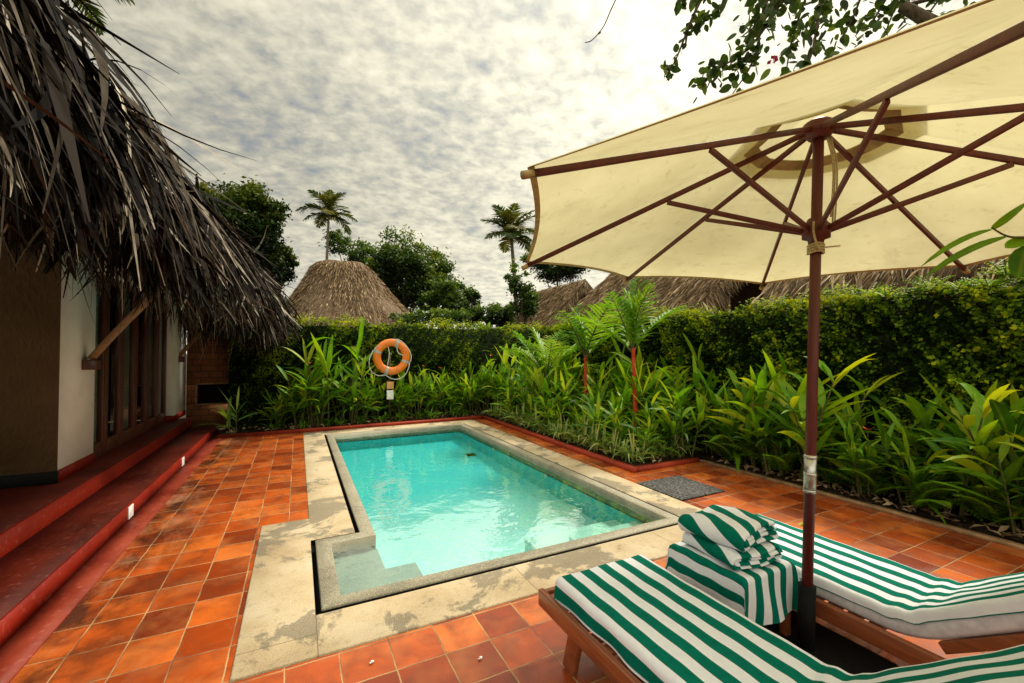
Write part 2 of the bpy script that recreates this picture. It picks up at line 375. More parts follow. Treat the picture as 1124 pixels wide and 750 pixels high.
def glassmat():
    k = NT('door_glass'); fr = k.n('ShaderNodeFresnel'); fr.inputs[0].default_value = 1.5
    a = k.n('ShaderNodeBsdfTransparent'); a.inputs[0].default_value = (.75, .8, .75, 1); b = k.n('ShaderNodeBsdfGlossy'); b.inputs['Roughness'].default_value = .02
    return k.done(k.mixsh(k.math('ADD', fr.outputs[0], .05, clamp=True), a.outputs[0], b.outputs[0]))
M['glass'] = glassmat()
# thatch strands
def strandmat(name, stops, rough=.75):
    k = NT(name); t = k.attr('tint').outputs['Fac']; sx = k.n('ShaderNodeSeparateXYZ'); k.l(k.attr('along').outputs['Vector'], sx.inputs[0])
    f = k.math('ADD', t, k.math('MULTIPLY', k.math('SUBTRACT', k.noise(k.pos(), 14, 3), .5), .3), clamp=True)
    return k.done(k.bsdf(k.ramp(f, stops), rough, spec=.06))
M['strand'] = strandmat('dry_palm_leaf', [(0, (.004, .003, .002)), (.42, (.020, .013, .007)), (.70, (.13, .105, .075)), (1, (.60, .52, .40))])
M['strand_far'] = strandmat('weathered_palm_leaf', [(0, (.06, .04, .022)), (.45, (.24, .16, .09)), (.8, (.46, .33, .19)), (1, (.62, .5, .34))])
def thatchmat(name, a, b, c):
    k = NT(name); n = k.noise(k.pos((1, 1, .35)), 16, 6, .7); n2 = k.noise(k.pos(), 1.5, 4)
    col = k.ramp(n, [(.3, a), (.5, b), (.72, c)]); col = k.mix(k.math('MULTIPLY', n2, .5), col, k.mix(.5, col, a))
    return k.done(k.bsdf(col, .9, k.bump(n, 1., .05), .15))
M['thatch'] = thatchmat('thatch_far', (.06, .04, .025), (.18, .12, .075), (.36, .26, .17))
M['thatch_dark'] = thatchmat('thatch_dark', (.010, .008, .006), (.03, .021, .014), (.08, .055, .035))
# pool
def poolmat():
    k = NT('pool_mosaic'); g = k.n('ShaderNodeNewGeometry'); b = k.n('ShaderNodeTexChecker'); v = k.n('ShaderNodeTexVoronoi', distance='CHEBYCHEV'); v.inputs['Scale'].default_value = 28; v.inputs['Randomness'].default_value = 0
    k.l(g.outputs['Position'], v.inputs[0]); s = k.n('ShaderNodeSeparateXYZ'); k.l(g.outputs['Position'], s.inputs[0])
    f = k.math('DIVIDE', k.math('SUBTRACT', s.outputs[1], 3.0), 5.8, clamp=True)
    c = k.ramp(f, [(0, (.74, .95, .90)), (.25, (.52, .92, .88)), (.5, (.13, .82, .82)), (1, (.05, .72, .75))])  # near end whitened to paint in the sky reflection, far end tealer for depth
    j = k.mix(.34, c, v.outputs['Color'], 'SOFT_LIGHT'); n = k.noise(k.pos(), 1.2, 3)
    j = k.mix(k.math('MULTIPLY', n, .2), j, (.16, .74, .74))
    return k.done(k.bsdf(j, .5, spec=.2))
M['pool'] = poolmat()
M['pool_wall'] = flat('pool_wall_mosaic', (.08, .66, .66), .5, .2, .04, 6)
M['pool_step'] = flat('pale_pool_step', (.56, .90, .80), .6, .2, .08, 8)
M['wet_step'] = stonemat('submerged_granite', [(.34, .42, .34), (.42, .50, .40), (.50, .57, .46)], (.30, .36, .29), 2.5, .5, .7, .7, .6)
def watermat():
    k = NT('clear_water'); n = k.noise(k.pos((1, 1, 1)), 2.2, 3, .5, dist=.5); n2 = k.noise(k.pos(), 9, 2)
    h = k.bump(k.math('ADD', n, k.math('MULTIPLY', n2, .14)), .17, .07)
    fr = k.n('ShaderNodeFresnel'); fr.inputs[0].default_value = 1.33; k.l(h, fr.inputs['Normal'])
    a = k.n('ShaderNodeBsdfTransparent'); a.inputs[0].default_value = (.86, .99, .97, 1); b = k.n('ShaderNodeBsdfGlossy'); b.inputs['Roughness'].default_value = .01; k.l(h, b.inputs['Normal'])
    return k.done(k.mixsh(k.math('MINIMUM', k.math('MULTIPLY', fr.outputs[0], 4.2), .5), a.outputs[0], b.outputs[0]))
M['water'] = watermat()
# striped terry cloth: stripes follow the first component of 'along' (metres across)
def towelmat(name, period, phase=0., duty=0., green=(.0, .155, .105)):
    k = NT(name); sx = k.n('ShaderNodeSeparateXYZ'); k.l(k.attr('along').outputs['Vector'], sx.inputs[0])
    wob = k.math('MULTIPLY', k.math('SUBTRACT', k.noise(k.pos(), 9, 2), .5), .003)
    c = k.math('COSINE', k.math('MULTIPLY', k.math('ADD', k.math('ADD', sx.outputs[0], phase), wob), 2*math.pi/period))
    f = k.math('ADD', .5, k.math('MULTIPLY', k.math('SUBTRACT', c, duty), 14), clamp=True)
    fine = k.noise(k.pos(), 420, 2); md = k.noise(k.pos(), 30, 4)
    wh = k.mix(md, (.76, .78, .83), (.86, .88, .92)); gr = k.mix(md, tuple(x*.7 for x in green), tuple(x*1.25 for x in green))
    return k.done(k.bsdf(k.mix(f, wh, gr), .95, k.bump(k.math('ADD', fine, k.math('MULTIPLY', md, 1.2)), .5, .004), .1))
M['towel'] = towelmat('striped_terry', .1165)
M['towel_bold'] = towelmat('bold_striped_terry', .118)
M['towel_wide'] = towelmat('wide_striped_terry', .10)
M['mattress'] = flat('white_mattress_cover', (.66, .64, .66), .95, .1, .1, 30, .3)
def canvasmat():
    k = NT('cream_canvas'); n = k.noise(k.pos(), 1.6, 6, .65); n2 = k.noise(k.pos((3, 3, 12)), 3, 6, .7)
    c = k.ramp(n, [(.3, (.56, .50, .27)), (.7, (.73, .67, .40))]); c = k.mix(k.ramp(n2, [(.56, 0.), (.75, .6)]), c, (.40, .32, .15)); c = k.mix(k.ramp(k.noise(k.pos(), 2.4, 7, .7, dist=.5), [(.60, 0.), (.72, .3)]), c, (.34, .28, .15))
    w = k.noise(k.pos(), 500, 1)
    big = k.noise(k.pos((1, 1, .4)), 3.2, 4, .55, dist=.8)
    d = k.bsdf(c, .9, k.bump(k.math('ADD', k.math('MULTIPLY', w, .04), big), .35, .05), .1); tr = k.n('ShaderNodeBsdfTranslucent'); k.l(c, tr.inputs[0])
    return k.done(k.mixsh(.55, d, tr.outputs[0]))
M['canvas'] = canvasmat()
M['hem'] = flat('canvas_hem', (.45, .34, .14), .9, .1)
def matmat():
    k = NT('loop_rubber_mat'); v = k.n('ShaderNodeTexVoronoi'); v.inputs['Scale'].default_value = 42; k.l(k.pos(), v.inputs[0])
    return k.done(k.bsdf(k.ramp(v.outputs[0], [(.2, (.010, .010, .009)), (.45, (.03, .028, .025)), (.7, (.10, .095, .085))]), .7, k.bump(v.outputs[0], 1, .012), .3))
M['mat'] = matmat()
M['dark_green'] = flat('dark_green_wall', (.012, .020, .006), .95, .05, .5, 9, .5)  # near-black green for the wall behind the creeper leaves

# ------------------------------------------------------------------ world and sun
SUN_AZ, SUN_EL = 66., 50.
world = bpy.data.worlds.new('World'); scene.world = world; world.use_nodes = True
nt = world.node_tree; nt.nodes.clear()
k = NT.__new__(NT); k.t = nt; k.m = world
out = k.n('ShaderNodeOutputWorld'); bg = k.n('ShaderNodeBackground'); bg.inputs[1].default_value = .1; k.l(bg.outputs[0], out.inputs[0])
sky = k.n('ShaderNodeTexSky', sky_type='NISHITA'); sky.sun_disc = False; sky.sun_elevation = R_(SUN_EL); sky.sun_rotation = R_(SUN_AZ); sky.dust_density = 2.5; sky.air_density = 1.2
tc = k.n('ShaderNodeTexCoord').outputs['Generated']; sp = k.n('ShaderNodeSeparateXYZ'); k.l(tc, sp.inputs[0])
zz = k.math('ADD', k.math('MAXIMUM', sp.outputs[2], 0), .27)
cv = k.n('ShaderNodeCombineXYZ'); k.l(k.math('DIVIDE', sp.outputs[0], zz), cv.inputs[0]); k.l(k.math('DIVIDE', sp.outputs[1], zz), cv.inputs[1])
mp = k.n('ShaderNodeMapping'); mp.inputs['Rotation'].default_value = (0, 0, R_(35)); mp.inputs['Scale'].default_value = (1, 1.25, 1); k.l(cv.outputs[0], mp.inputs[0])
c1 = k.noise(mp.outputs[0], 1.1, 4, .5, dist=.3); c2 = k.noise(mp.outputs[0], 21, 4, .55, dist=.2); c3 = k.noise(mp.outputs[0], 7, 3, .5)
cc = k.math('ADD', k.math('ADD', k.math('MULTIPLY', c1, .42), k.math('MULTIPLY', c2, .36)), k.math('MULTIPLY', c3, .26))
sd = (math.sin(R_(SUN_AZ))*math.cos(R_(SUN_EL)), math.cos(R_(SUN_AZ))*math.cos(R_(SUN_EL)), math.sin(R_(SUN_EL)))
dt = k.n('ShaderNodeVectorMath', operation='DOT_PRODUCT'); k.l(tc, dt.inputs[0]); dt.inputs[1].default_value = sd
glow = k.math('POWER', k.math('MAXIMUM', dt.outputs['Value'], 0), 4)
cloud = k.ramp(cc, [(.37, (3.3, 3.45, 3.3)), (.47, (5.1, 4.95, 4.15)), (.55, (6.9, 6.55, 5.15)), (.66, (8.7, 8.2, 6.4))])
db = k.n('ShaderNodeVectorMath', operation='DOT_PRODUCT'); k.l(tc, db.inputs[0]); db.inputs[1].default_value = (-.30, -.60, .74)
back = k.math('POWER', k.math('MAXIMUM', db.outputs['Value'], 0), 1.6)     # sky brightened overhead and behind the camera, added to light the scene
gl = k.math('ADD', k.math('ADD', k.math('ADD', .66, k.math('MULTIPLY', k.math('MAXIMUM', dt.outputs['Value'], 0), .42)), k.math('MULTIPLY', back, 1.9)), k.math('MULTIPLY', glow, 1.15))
low = k.math('POWER', k.math('SUBTRACT', 1, k.math('MAXIMUM', sp.outputs[2], 0), clamp=True), 6)
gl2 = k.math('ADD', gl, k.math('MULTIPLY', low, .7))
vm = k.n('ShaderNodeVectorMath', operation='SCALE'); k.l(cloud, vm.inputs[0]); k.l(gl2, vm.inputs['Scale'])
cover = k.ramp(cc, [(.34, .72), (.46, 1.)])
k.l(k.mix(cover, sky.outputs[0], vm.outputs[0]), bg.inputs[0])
sun_d = bpy.data.lights.new('sun', 'SUN'); sun_d.energy = 4.6; sun_d.angle = R_(12); sun_d.color = (1, .93, .80)
sun = bpy.data.objects.new('sun', sun_d); COL.objects.link(sun); sun.rotation_euler = Vector(sd).to_track_quat('Z', 'Y').to_euler(); sun.location = (20, 10, 30)

# ------------------------------------------------------------------ the setting
def rects(name, rs, z, mat, kind='structure', th=0.):
    mb = MB()
    for x0, x1, y0, y1 in rs: mb.add([(x0, y0, z), (x1, y0, z), (x1, y1, z), (x0, y1, z)], [(0, 1, 2, 3)])
    return tag(mb.build(name, mat), kind=kind)
PX0, PX1, PY0, PY1 = .0, 3.4, 2.75, 9.05            # hole around the pool
M['earth'] = flat('garden_earth', (.05, .035, .02), .95, .1, .5, 6, .5)
rects('ground', [(-300, 300, -300, PY0), (-300, 300, PY1, 400), (-300, PX0, PY0, PY1), (PX1, 300, PY0, PY1)], -.012, M['earth'])
rects('terrace', [(-.28, 5.12, -2.5, 2.47), (3.6, 5.12, 2.47, 4.33), (3.6, 3.90, 4.33, 9.4), (.105, 3.9, 9.3, 9.42)], 0, M['tile'])
rects('terrace_strip', [(-1.22, -.28, -2.5, 9.42), (-.28, .105, 4.515, 9.42)], 0, M['tile_left'])
mb = MB(); box(mb, 3.90, 4.00, 4.33, 9.42, -.01, .055); box(mb, 4.0, 5.12, 4.33, 4.43, -.01, .05); box(mb, -1.3, 3.90, 9.42, 9.52, -.01, .06)
tag(mb.build('bed_kerb', M['bed_kerb']), kind='structure')
mb = MB(); box(mb, 5.12, 5.20, -2.5, 4.33, -.01, .03); tag(mb.build('cement_kerb', M['tan_kerb']), kind='structure')
def soil(name, x0, x1, y0, y1, n=40):
    gx, gy = np.meshgrid(np.linspace(x0, x1, n), np.linspace(y0, y1, n)); z = .02+.03*rng.random(gx.shape)
    V = np.stack([gx, gy, z], -1).reshape(-1, 3); i = (np.arange(n-1)[:, None]*n+np.arange(n-1)).ravel()
    mb = MB(); mb.add(V, np.stack([i, i+1, i+n+1, i+n], 1)); return tag(mb.build(name, M['soil'], smooth=True), kind='structure')
soil('soil_bed', 4.0, 6.3, 4.43, 9.52); soil('soil_bed', 5.2, 6.3, -2.5, 4.43); soil('soil_bed', -1.3, 6.3, 9.52, 10.5)

# ------------------------------------------------------------------ pool
W_OUT = [(.258, 3.005), (3.11, 3.005), (3.11, 8.78), (.61, 8.78), (.61, 3.85), (.258, 3.85)]
def off(P, d):
    (xl, yn), (xr, _), (_, yf), (xm, _), (_, ynt), _ = P
    return [(xl-d, yn-d), (xr+d, yn-d), (xr+d, yf+d), (xm-d, yf+d), (xm-d, ynt+d), (xl-d, ynt+d)]
COP = off(W_OUT, .116); GRV = off(W_OUT, .150)
K_OUT = [(-.28, 2.47), (3.6, 2.47), (3.6, 9.3), (.105, 9.3), (.105, 4.515), (-.28, 4.515)]
def ringslab(name, outer, inner, z, depth, mat, parent, bev=.008):
    mb = MB(); n = 6
    o1 = [(x, y, z-bev) for x, y in outer]; i1 = [(x, y, z-bev) for x, y in inner]
    def toward(a, b, d):
        return [(pa[0]+np.sign(pb[0]-pa[0])*min(d, abs(pb[0]-pa[0])/2), pa[1]+np.sign(pb[1]-pa[1])*min(d, abs(pb[1]-pa[1])/2)) for pa, pb in zip(a, b)]
    ot = [(x, y, z) for x, y in toward(outer, inner, bev)]; it = [(x, y, z) for x, y in toward(inner, outer, bev)]
    ob = [(x, y, z-depth) for x, y in outer]; ib = [(x, y, z-depth) for x, y in inner]
    V = ob+o1+ot+it+i1+ib; F = []
    for r in range(5):
        for a in range(n):
            b = (a+1) % n; F.append((r*n+a, r*n+b, (r+1)*n+b, (r+1)*n+a))
    mb.add(V, F); return mb.build(name, mat, parent)
pool = tag(empty('swimming_pool', (1.7, 5.9, 0)), 'small turquoise plunge pool with stone surround and stepped notch corner', 'swimming pool')
def inpool(o):
    o.parent = pool; o.matrix_parent_inverse = Matrix.Translation((-1.7, -5.9, 0)); return o
inpool(ringslab('stone_surround', K_OUT, GRV, .012, .16, M['kerb_stone'], None))
inpool(ringslab('granite_coping', COP, W_OUT, .016, .16, M['granite'], None))
mb = MB(); V = [(x, y, z) for d_, z in ((.1475, .004), (.1475, -.10), (.1205, -.10), (.1205, .006)) for x, y in off(W_OUT, d_)]
mb.add(V, [(r*6+a, r*6+(a+1) % 6, (r+1)*6+(a+1) % 6, (r+1)*6+a) for r in range(3) for a in range(6)]); inpool(mb.build('overflow_channel', M['black']))
mb = MB(); zf = lambda y: -.42+(y-3)*.022
n = 6; top = [(x, y, -.13) for x, y in W_OUT]; bot = [(x, y, zf(y)) for x, y in W_OUT]
mb.add(top+bot, [(a, 6+a, 6+(a+1) % 6, (a+1) % 6) for a in range(6)], mi=1)
mb.add(bot, [(0, 1, 2, 3, 4, 5)])
inpool(mb.build('basin', [M['pool'], M['pool_wall']]))
mb = MB(); bbox(mb, (.44, 3.428, -.25), (.37, .85, .29), .012); bbox(mb, (.77, 3.36, -.33), (.30, .70, .22), .012); inpool(mb.build('notch_step', M['wet_step']))
mb = MB(); bbox(mb, (2.70, 3.22, -.29), (.82, .42, .26), .012); bbox(mb, (2.55, 3.58, -.36), (1.12, .34, .22), .012); inpool(mb.build('corner_step', M['pool_step']))
mb = MB(); bbox(mb, (2.86, 7.45, zf(7.45)+.008), (.16, .16, .012), .003); inpool(mb.build('drain_grate', M['black']))
for yy in (5.2, 7.0):
    mb = MB(); tube(mb, [(3.109, yy, -.16), (3.095, yy, -.16)], .03, 14); inpool(mb.build('inlet', M['white']))
mb = MB(); mb.add([(x, y, -.028) for x, y in W_OUT], [(0, 1, 2, 3, 4, 5)]); tag(mb.build('water', M['water']), kind='structure')

# ------------------------------------------------------------------ cottage on the left
cot = tag(empty('thatched_cottage', (-2.1, 5.8, 0)), 'pool cottage with ragged palm thatch eave, glazed doors and red steps', 'cottage')
def inc(o, p=None):
    if p is None: o.parent = cot; o.matrix_parent_inverse = Matrix.Translation((2.1, -5.8, 0))
    else: o.parent = p; o.matrix_parent_inverse = p.matrix_world.inverted()
    return o
WX = -2.1
mb = MB(); box(mb, WX-.25, WX, 5.8, 6.62, .42, 3.3); box(mb, WX-.25, WX+.05, 10.0, 10.9, .40, 3.3); box(mb, WX-.25, WX, 6.62, 10.0, 2.55, 3.3)
inc(mb.build('wall', M['white_wall']))
mb = MB(); box(mb, -7, WX-.002, 5.77, 5.798, .42, 3.3); inc(mb.build('side_wall', M['tan_wall']))
mb = MB(); box(mb, -7, WX+.006, 5.762, 5.80, .3, .42); inc(mb.build('black_plinth', M['black']))
for a_ in ((WX+.008, 5.802, 6.62, .42), (WX+.058, 10.0, 10.9, .40)):
    mb = MB(); box(mb, WX-.25, a_[0], a_[1], a_[2], .3, a_[3]); inc(mb.build('red_plinth', M['red_step']))
mb = MB(); box(mb, -7, -1.85, -1.5, 10.3, .0, .3); 
pf = inc(mb.build('porch_floor', M['red_floor']))
mb = MB(); box(mb, -1.862, -1.838, -1.5, 10.303, .0, .303); inc(mb.build('porch_nosing', M['red_step']))
mb = MB(); box(mb, -1.838, -1.41, -1.5, 10.3, 0, .15); inc(mb.build('step', M['red_floor']))
mb = MB(); box(mb, -1.41, -1.395, -1.5, 10.303, 0, .153); stp = inc(mb.build('step_riser', M['red_step']))
mb = MB(); box(mb, -1.395, -1.22, -1.5, 10.3, -.005, .012); inc(mb.build('worn_edging', M['pink_edge']))
for yy in (5.25, 7.31):
    mb = MB(); bbox(mb, (-1.393, yy, .082), (.012, .13, .11), .003); inc(mb.build('step_light', M['white']))
# glazed doors
mb = MB(); box(mb, -4.6, -4.55, 6.0, 10.5, .3, 3.2); box(mb, -4.6, WX-.26, 6.0, 6.05, .3, 3.2); box(mb, -4.6, WX-.26, 10.45, 10.5, .3, 3.2); box(mb, -4.6, WX-.26, 6, 10.5, 3.2, 3.22)
inc(mb.build('dark_room', M['dark']))
ys = np.linspace(6.62, 10.0, 7)
for i in range(6):
    y0, y1 = ys[i], ys[i+1]; mb = MB(); w = .085
    for yy in (y0+w/2, y1-w/2): bbox(mb, (WX-.10, yy, 1.43), (.06, w, 2.26), .006)
    bbox(mb, (WX-.10, (y0+y1)/2, .385), (.06, y1-y0-2*w, .17), .006); bbox(mb, (WX-.10, (y0+y1)/2, 2.51), (.06, y1-y0-2*w, .10), .006)
    d = inc(mb.build('door', M['door_wood']))
    mb = MB(); mb.add([(WX-.10, y0+w, .46), (WX-.10, y1-w, .46), (WX-.10, y1-w, 2.46), (WX-.10, y0+w, 2.46)], [(0, 1, 2, 3)]); inc(mb.build('pane', M['glass']), d)
for y0, y1 in ((6.7, 6.95), (7.35, 7.95), (8.5, 9.0), (9.6, 9.95)):
    yy = np.linspace(y0, y1, 60); xx = WX-.30-.03*np.sin((yy-y0)*70); mb = MB()
    V = np.concatenate([np.stack([xx, yy, np.full(60, .32)], 1), np.stack([xx, yy, np.full(60, 2.5)], 1)]); i = np.arange(59)
    mb.add(V, np.stack([i, i+1, i+61, i+60], 1)); inc(mb.build('curtain', M['curtain'], smooth=True))
# brick end wall with a dark opening
mb = MB(); bx0, bx1 = WX+.06, -1.22; by = 10.92
box(mb, bx0, bx1, by, by+.25, 0, .50); box(mb, bx0, bx1, by, by+.25, .90, 3.2); box(mb, bx0, -1.86, by, by+.25, .50, .90); box(mb, -1.26, bx1, by, by+.25, .5, .9)
bw = inc(mb.build('brick_wall', M['brick'])); mb = MB(); box(mb, -1.9, -1.2, by+.2, by+.24, .45, .95); inc(mb.build('wall_opening', M['dark']), bw)
mb = MB(); bar(mb, (-1.87, by-.01, .915), (-1.25, by-.01, .915), .03, .03); bar(mb, (-1.87, by-.01, .488), (-1.25, by-.01, .488), .03, .03); bar(mb, (-1.875, by-.01, .5), (-1.875, by-.01, .9), .03, .03); inc(mb.build('opening_frame', M['tan_kerb']), bw)
# struts on brackets
for yy in (6.35, 10.35):
    mb = MB(); tube(mb, smoothpath([(WX+.05, yy, 1.50), (-1.8, yy, 1.86), (-1.42, yy, 2.36), (-1.2, yy, 2.62)], 4), [.036]*13, 10); s = inc(mb.build('eave_strut', M['pole_wood']))
    mb = MB(); bbox(mb, (WX+.06, yy, 1.44), (.12, .16, .11), .008); inc(mb.build('bracket', M['door_wood']), s)
# roof body
def lipx(y): return -.80+(y-.8)/9.0*.50
def lipz(y): return 2.74-.10*np.clip((y-8)/2.3, 0, 1)**2
ROOF_Y0, ROOF_Y1 = .55, 10.25
mb = MB(); ny, nx = 40, 14
Y, Q = np.meshgrid(np.linspace(ROOF_Y0, ROOF_Y1+.0, ny), np.linspace(0, 1, nx), indexing='ij')
top = np.stack([lipx(Y)-.16-Q*3.6, Y-.0*Q, lipz(Y)-.06+Q*2.3+.12*np.sin(np.clip(Q*6, 0, 1)*1.57)-.12], -1)
bot = top.copy(); bot[..., 2] = np.where(Q < .05, 2.30, 2.42+Q*2.2)-.10
for S, fl in ((top, 0), (bot, 1)):
    i = (np.arange(ny-1)[:, None]*nx+np.arange(nx-1)).ravel(); F = np.stack([i, i+1, i+nx+1, i+nx], 1); mb.add(S.reshape(-1, 3), F[:, ::-1] if fl else F)
a = np.arange(ny-1)*nx; base = ny*nx
allv = np.concatenate([top.reshape(-1, 3), bot.reshape(-1, 3)])
mb2F = np.concatenate([np.stack([a, a+nx, base+a+nx, base+a], 1), np.stack([np.arange(nx-1)+(ny-1)*nx, np.arange(nx-1)+(ny-1)*nx+1, base+np.arange(nx-1)+(ny-1)*nx+1, base+np.arange(nx-1)+(ny-1)*nx], 1), np.stack([np.arange(nx-1), np.arange(nx-1)+1, base+np.arange(nx-1)+1, base+np.arange(nx-1)], 1)])
mb.add(allv, mb2F)
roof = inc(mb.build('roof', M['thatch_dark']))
mb = MB()
for yy in np.linspace(2.8, 10.2, 9): tube(mb, [(-2.3, yy, 2.86), (lipx(yy)-.2, yy, 2.16)], .03, 6)
tube(mb, [(-1.36, 2.4, 2.38), (-1.3, 10.3, 2.40)], .045, 8); inc(mb.build('rafter', M['bark']), roof)
def fringe():
    mb = MB(); NB = 1750
    for b in range(NB):
        y = .75+9.75*rng.random()**.9; q = rng.random()**1.2
        end = max(0, (y-9.0)/1.4); kind = rng.random(); n = int(rng.integers(7, 15))
        zmin = 2.08+.10*math.sin(y*5.3)+.08*math.sin(y*11.7+1)-.38*float(np.clip((y-6.2)/3.2, 0, 1))+rng.normal(0, .10)
        if kind < .68:      # on the slope, spilling over the lip
            bx, bz = lipx(y)-.12-q*1.0, lipz(y)+.03+q*.62+.10*np.clip((3.2-y)/1.5, 0, 1); d0 = np.array([.42, rng.normal(0, .36)+end*.45, -.65-.35*rng.random()]); L0 = rng.uniform(.32, .66)+q*.12; bend0 = rng.uniform(.3, 1.0)
        elif kind < .992:    # layer upon layer hanging from the edge
            bx, bz = lipx(y)-.03-rng.random()**1.5*.55, rng.uniform(2.15, 2.72); d0 = np.array([.22+rng.normal(0, .18), rng.normal(0, .20)+end*.3, -.85]); L0 = rng.uniform(.3, .65); bend0 = .25
        else:               # loose leaves sticking out
            y = max(y, rng.uniform(4.0, 9.5))
            bx, bz = lipx(y)-.12-q*.3, lipz(y)+rng.uniform(-.3, .02); d0 = np.array([.40, rng.normal(0, .6)+.25, -.4+rng.normal(0, .25)]); L0 = rng.uniform(.25, .5); bend0 = rng.uniform(.4, .9); n = 5
        base = np.stack([bx+rng.normal(0, .05, n), y+rng.normal(0, .15, n), bz+rng.normal(0, .05, n)], 1)
        d = nrm(d0+rng.normal(0, .26, (n, 3))); L = L0*rng.uniform(.6, 1.3, n); t0 = rng.choice([.06, .25, .48, .74], p=[.44, .24, .16, .16])
        bend = np.clip(bend0+rng.normal(0, .2, n), 0, 1.4)
        dropz = L*(bend-d[:, 2]); lim = np.maximum(base[:, 2]-zmin-rng.normal(0, .07, n), .12); L = np.where(dropz > lim, L*lim/np.maximum(dropz, .01), L)
        sd = np.stack([rng.normal(0, .6, n), np.ones(n), rng.normal(0, .6, n)], 1)
        ribbons(mb, base, d, L, rng.gamma(3., .0092, n).clip(.008, .048)*(1 if y > 2 else .7), bend, sd, 5, np.clip(t0+rng.normal(0, .18, n), 0, 1), rng.normal(0, .32, n))
    # a few stray leaflets dangling well below the edge
    n = 60; y = rng.uniform(1.2, 9.5, n); base = np.stack([lipx(y)-rng.uniform(0, .5, n), y, rng.uniform(2.05, 2.3, n)], 1)
    ribbons(mb, base, np.stack([rng.normal(.1, .2, n), rng.normal(0, .3, n), -np.ones(n)], 1), rng.uniform(.2, .42, n), rng.uniform(.010, .022, n), np.full(n, .1), rng.normal(0, 1, (n, 3)), 5, rng.uniform(.2, .8, n), rng.normal(0, .25, n))
    # far hip end
    for b in range(220):
        x = rng.uniform(-2.6, -.38); n = int(rng.integers(12, 22)); q = rng.random()
        base = np.stack([x+rng.normal(0, .12, n), 10.2-q*.5+rng.normal(0, .05, n), 2.45+q*.35+(-.5-x)*.2+rng.normal(0, .06, n)], 1)
        d = np.array([.12*(x+1.5), .5, -.55])+rng.normal(0, .2, (n, 3)); sd = np.stack([np.ones(n), rng.normal(0, .4, n), rng.normal(0, .4, n)], 1)
        ribbons(mb, base, d, rng.uniform(.4, .85, n), rng.uniform(.012, .026, n), rng.uniform(.2, .9, n), sd, 5, np.clip(rng.choice([.15, .4, .65])+rng.normal(0, .2, n), 0, 1), rng.normal(0, .2, n))
    return mb
fr = inc(fringe().build('thatch_fringe', M['strand']), roof); fr['kind'] = 'stuff'

# ------------------------------------------------------------------ creeper covered walls
def creeper(name, label, face, a0, a1, h, n, axis, group=None):
    root = tag(empty(name, (face, a0, 0) if axis == 'x' else (a0, face, 0)), label, 'wall')
    mb = MB()
    if axis == 'x': box(mb, face+.10, face+.32, a0, a1, 0, h-.12)
    else: box(mb, a0, a1, face+.10, face+.32, 0, h-.12)
    w = mb.build('wall', M['dark_green'], root); w.matrix_parent_inverse = Matrix.Translation(-root.location)
    mb = MB(); s = rng.uniform(a0, a1, n); z = h*rng.random(n)**.9
    lump = .06*np.sin(s*3.1+z*2)+.06*np.sin(s*7.3-z*5.1)+.05*np.sin(s*17+z*13)*np.sin(z*11-s*5)+.04*np.sin(s*29-z*23)
    ot = .02+lump+rng.normal(0, .035, n)
    top = rng.random(n) < .10
    hz = h+.07*np.sin(s*2.3)+.05*np.sin(s*6.1+1)+.04*np.sin(s*15.)
    dpt = np.where(top, rng.uniform(-.05, .42, n), -ot)     # inward depth
    z = np.where(top, hz-.03+rng.normal(0, .05, n), np.minimum(z, hz))
    if axis == 'x': P = np.stack([face+dpt, s, z], 1); nv = np.stack([-np.ones(n)*.7, rng.normal(0, .7, n), .5+rng.normal(0, .6, n)], 1)
    else: P = np.stack([s, face+dpt, z], 1); nv = np.stack([rng.normal(0, .7, n), -np.ones(n)*.7, .5+rng.normal(0, .6, n)], 1)
    nv[top] = nv[top]*.5+np.array([0, 0, .9])
    tint = np.clip(.28+.16*np.sin(s*4.3+z*6)*np.sin(z*9-s*2.1)+2.2*(ot-.02-.0)+.42*np.clip((z-h+.28)/.3, 0, 1)+rng.normal(0, .17, n), 0, 1)  # shade of recesses and light on the wall top painted into leaf tint
    keep = rng.random(n) < np.clip(1.15-(.08-ot)*3.6, .34, 1)
    sz = rng.uniform(.028, .062, n)
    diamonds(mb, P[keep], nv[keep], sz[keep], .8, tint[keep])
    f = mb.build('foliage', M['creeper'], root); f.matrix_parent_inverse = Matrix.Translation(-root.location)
    return root
creeper('creeper_wall', 'back boundary wall thick with dark creeper, behind the orange lifebuoy', 10.35, -1.25, 6.2, 2.27, 42000, 'y')
creeper('creeper_wall', 'long side boundary wall matted with creeper, behind the parasol pole', 6.15, -2.5, 10.3, 2.27, 110000, 'x')
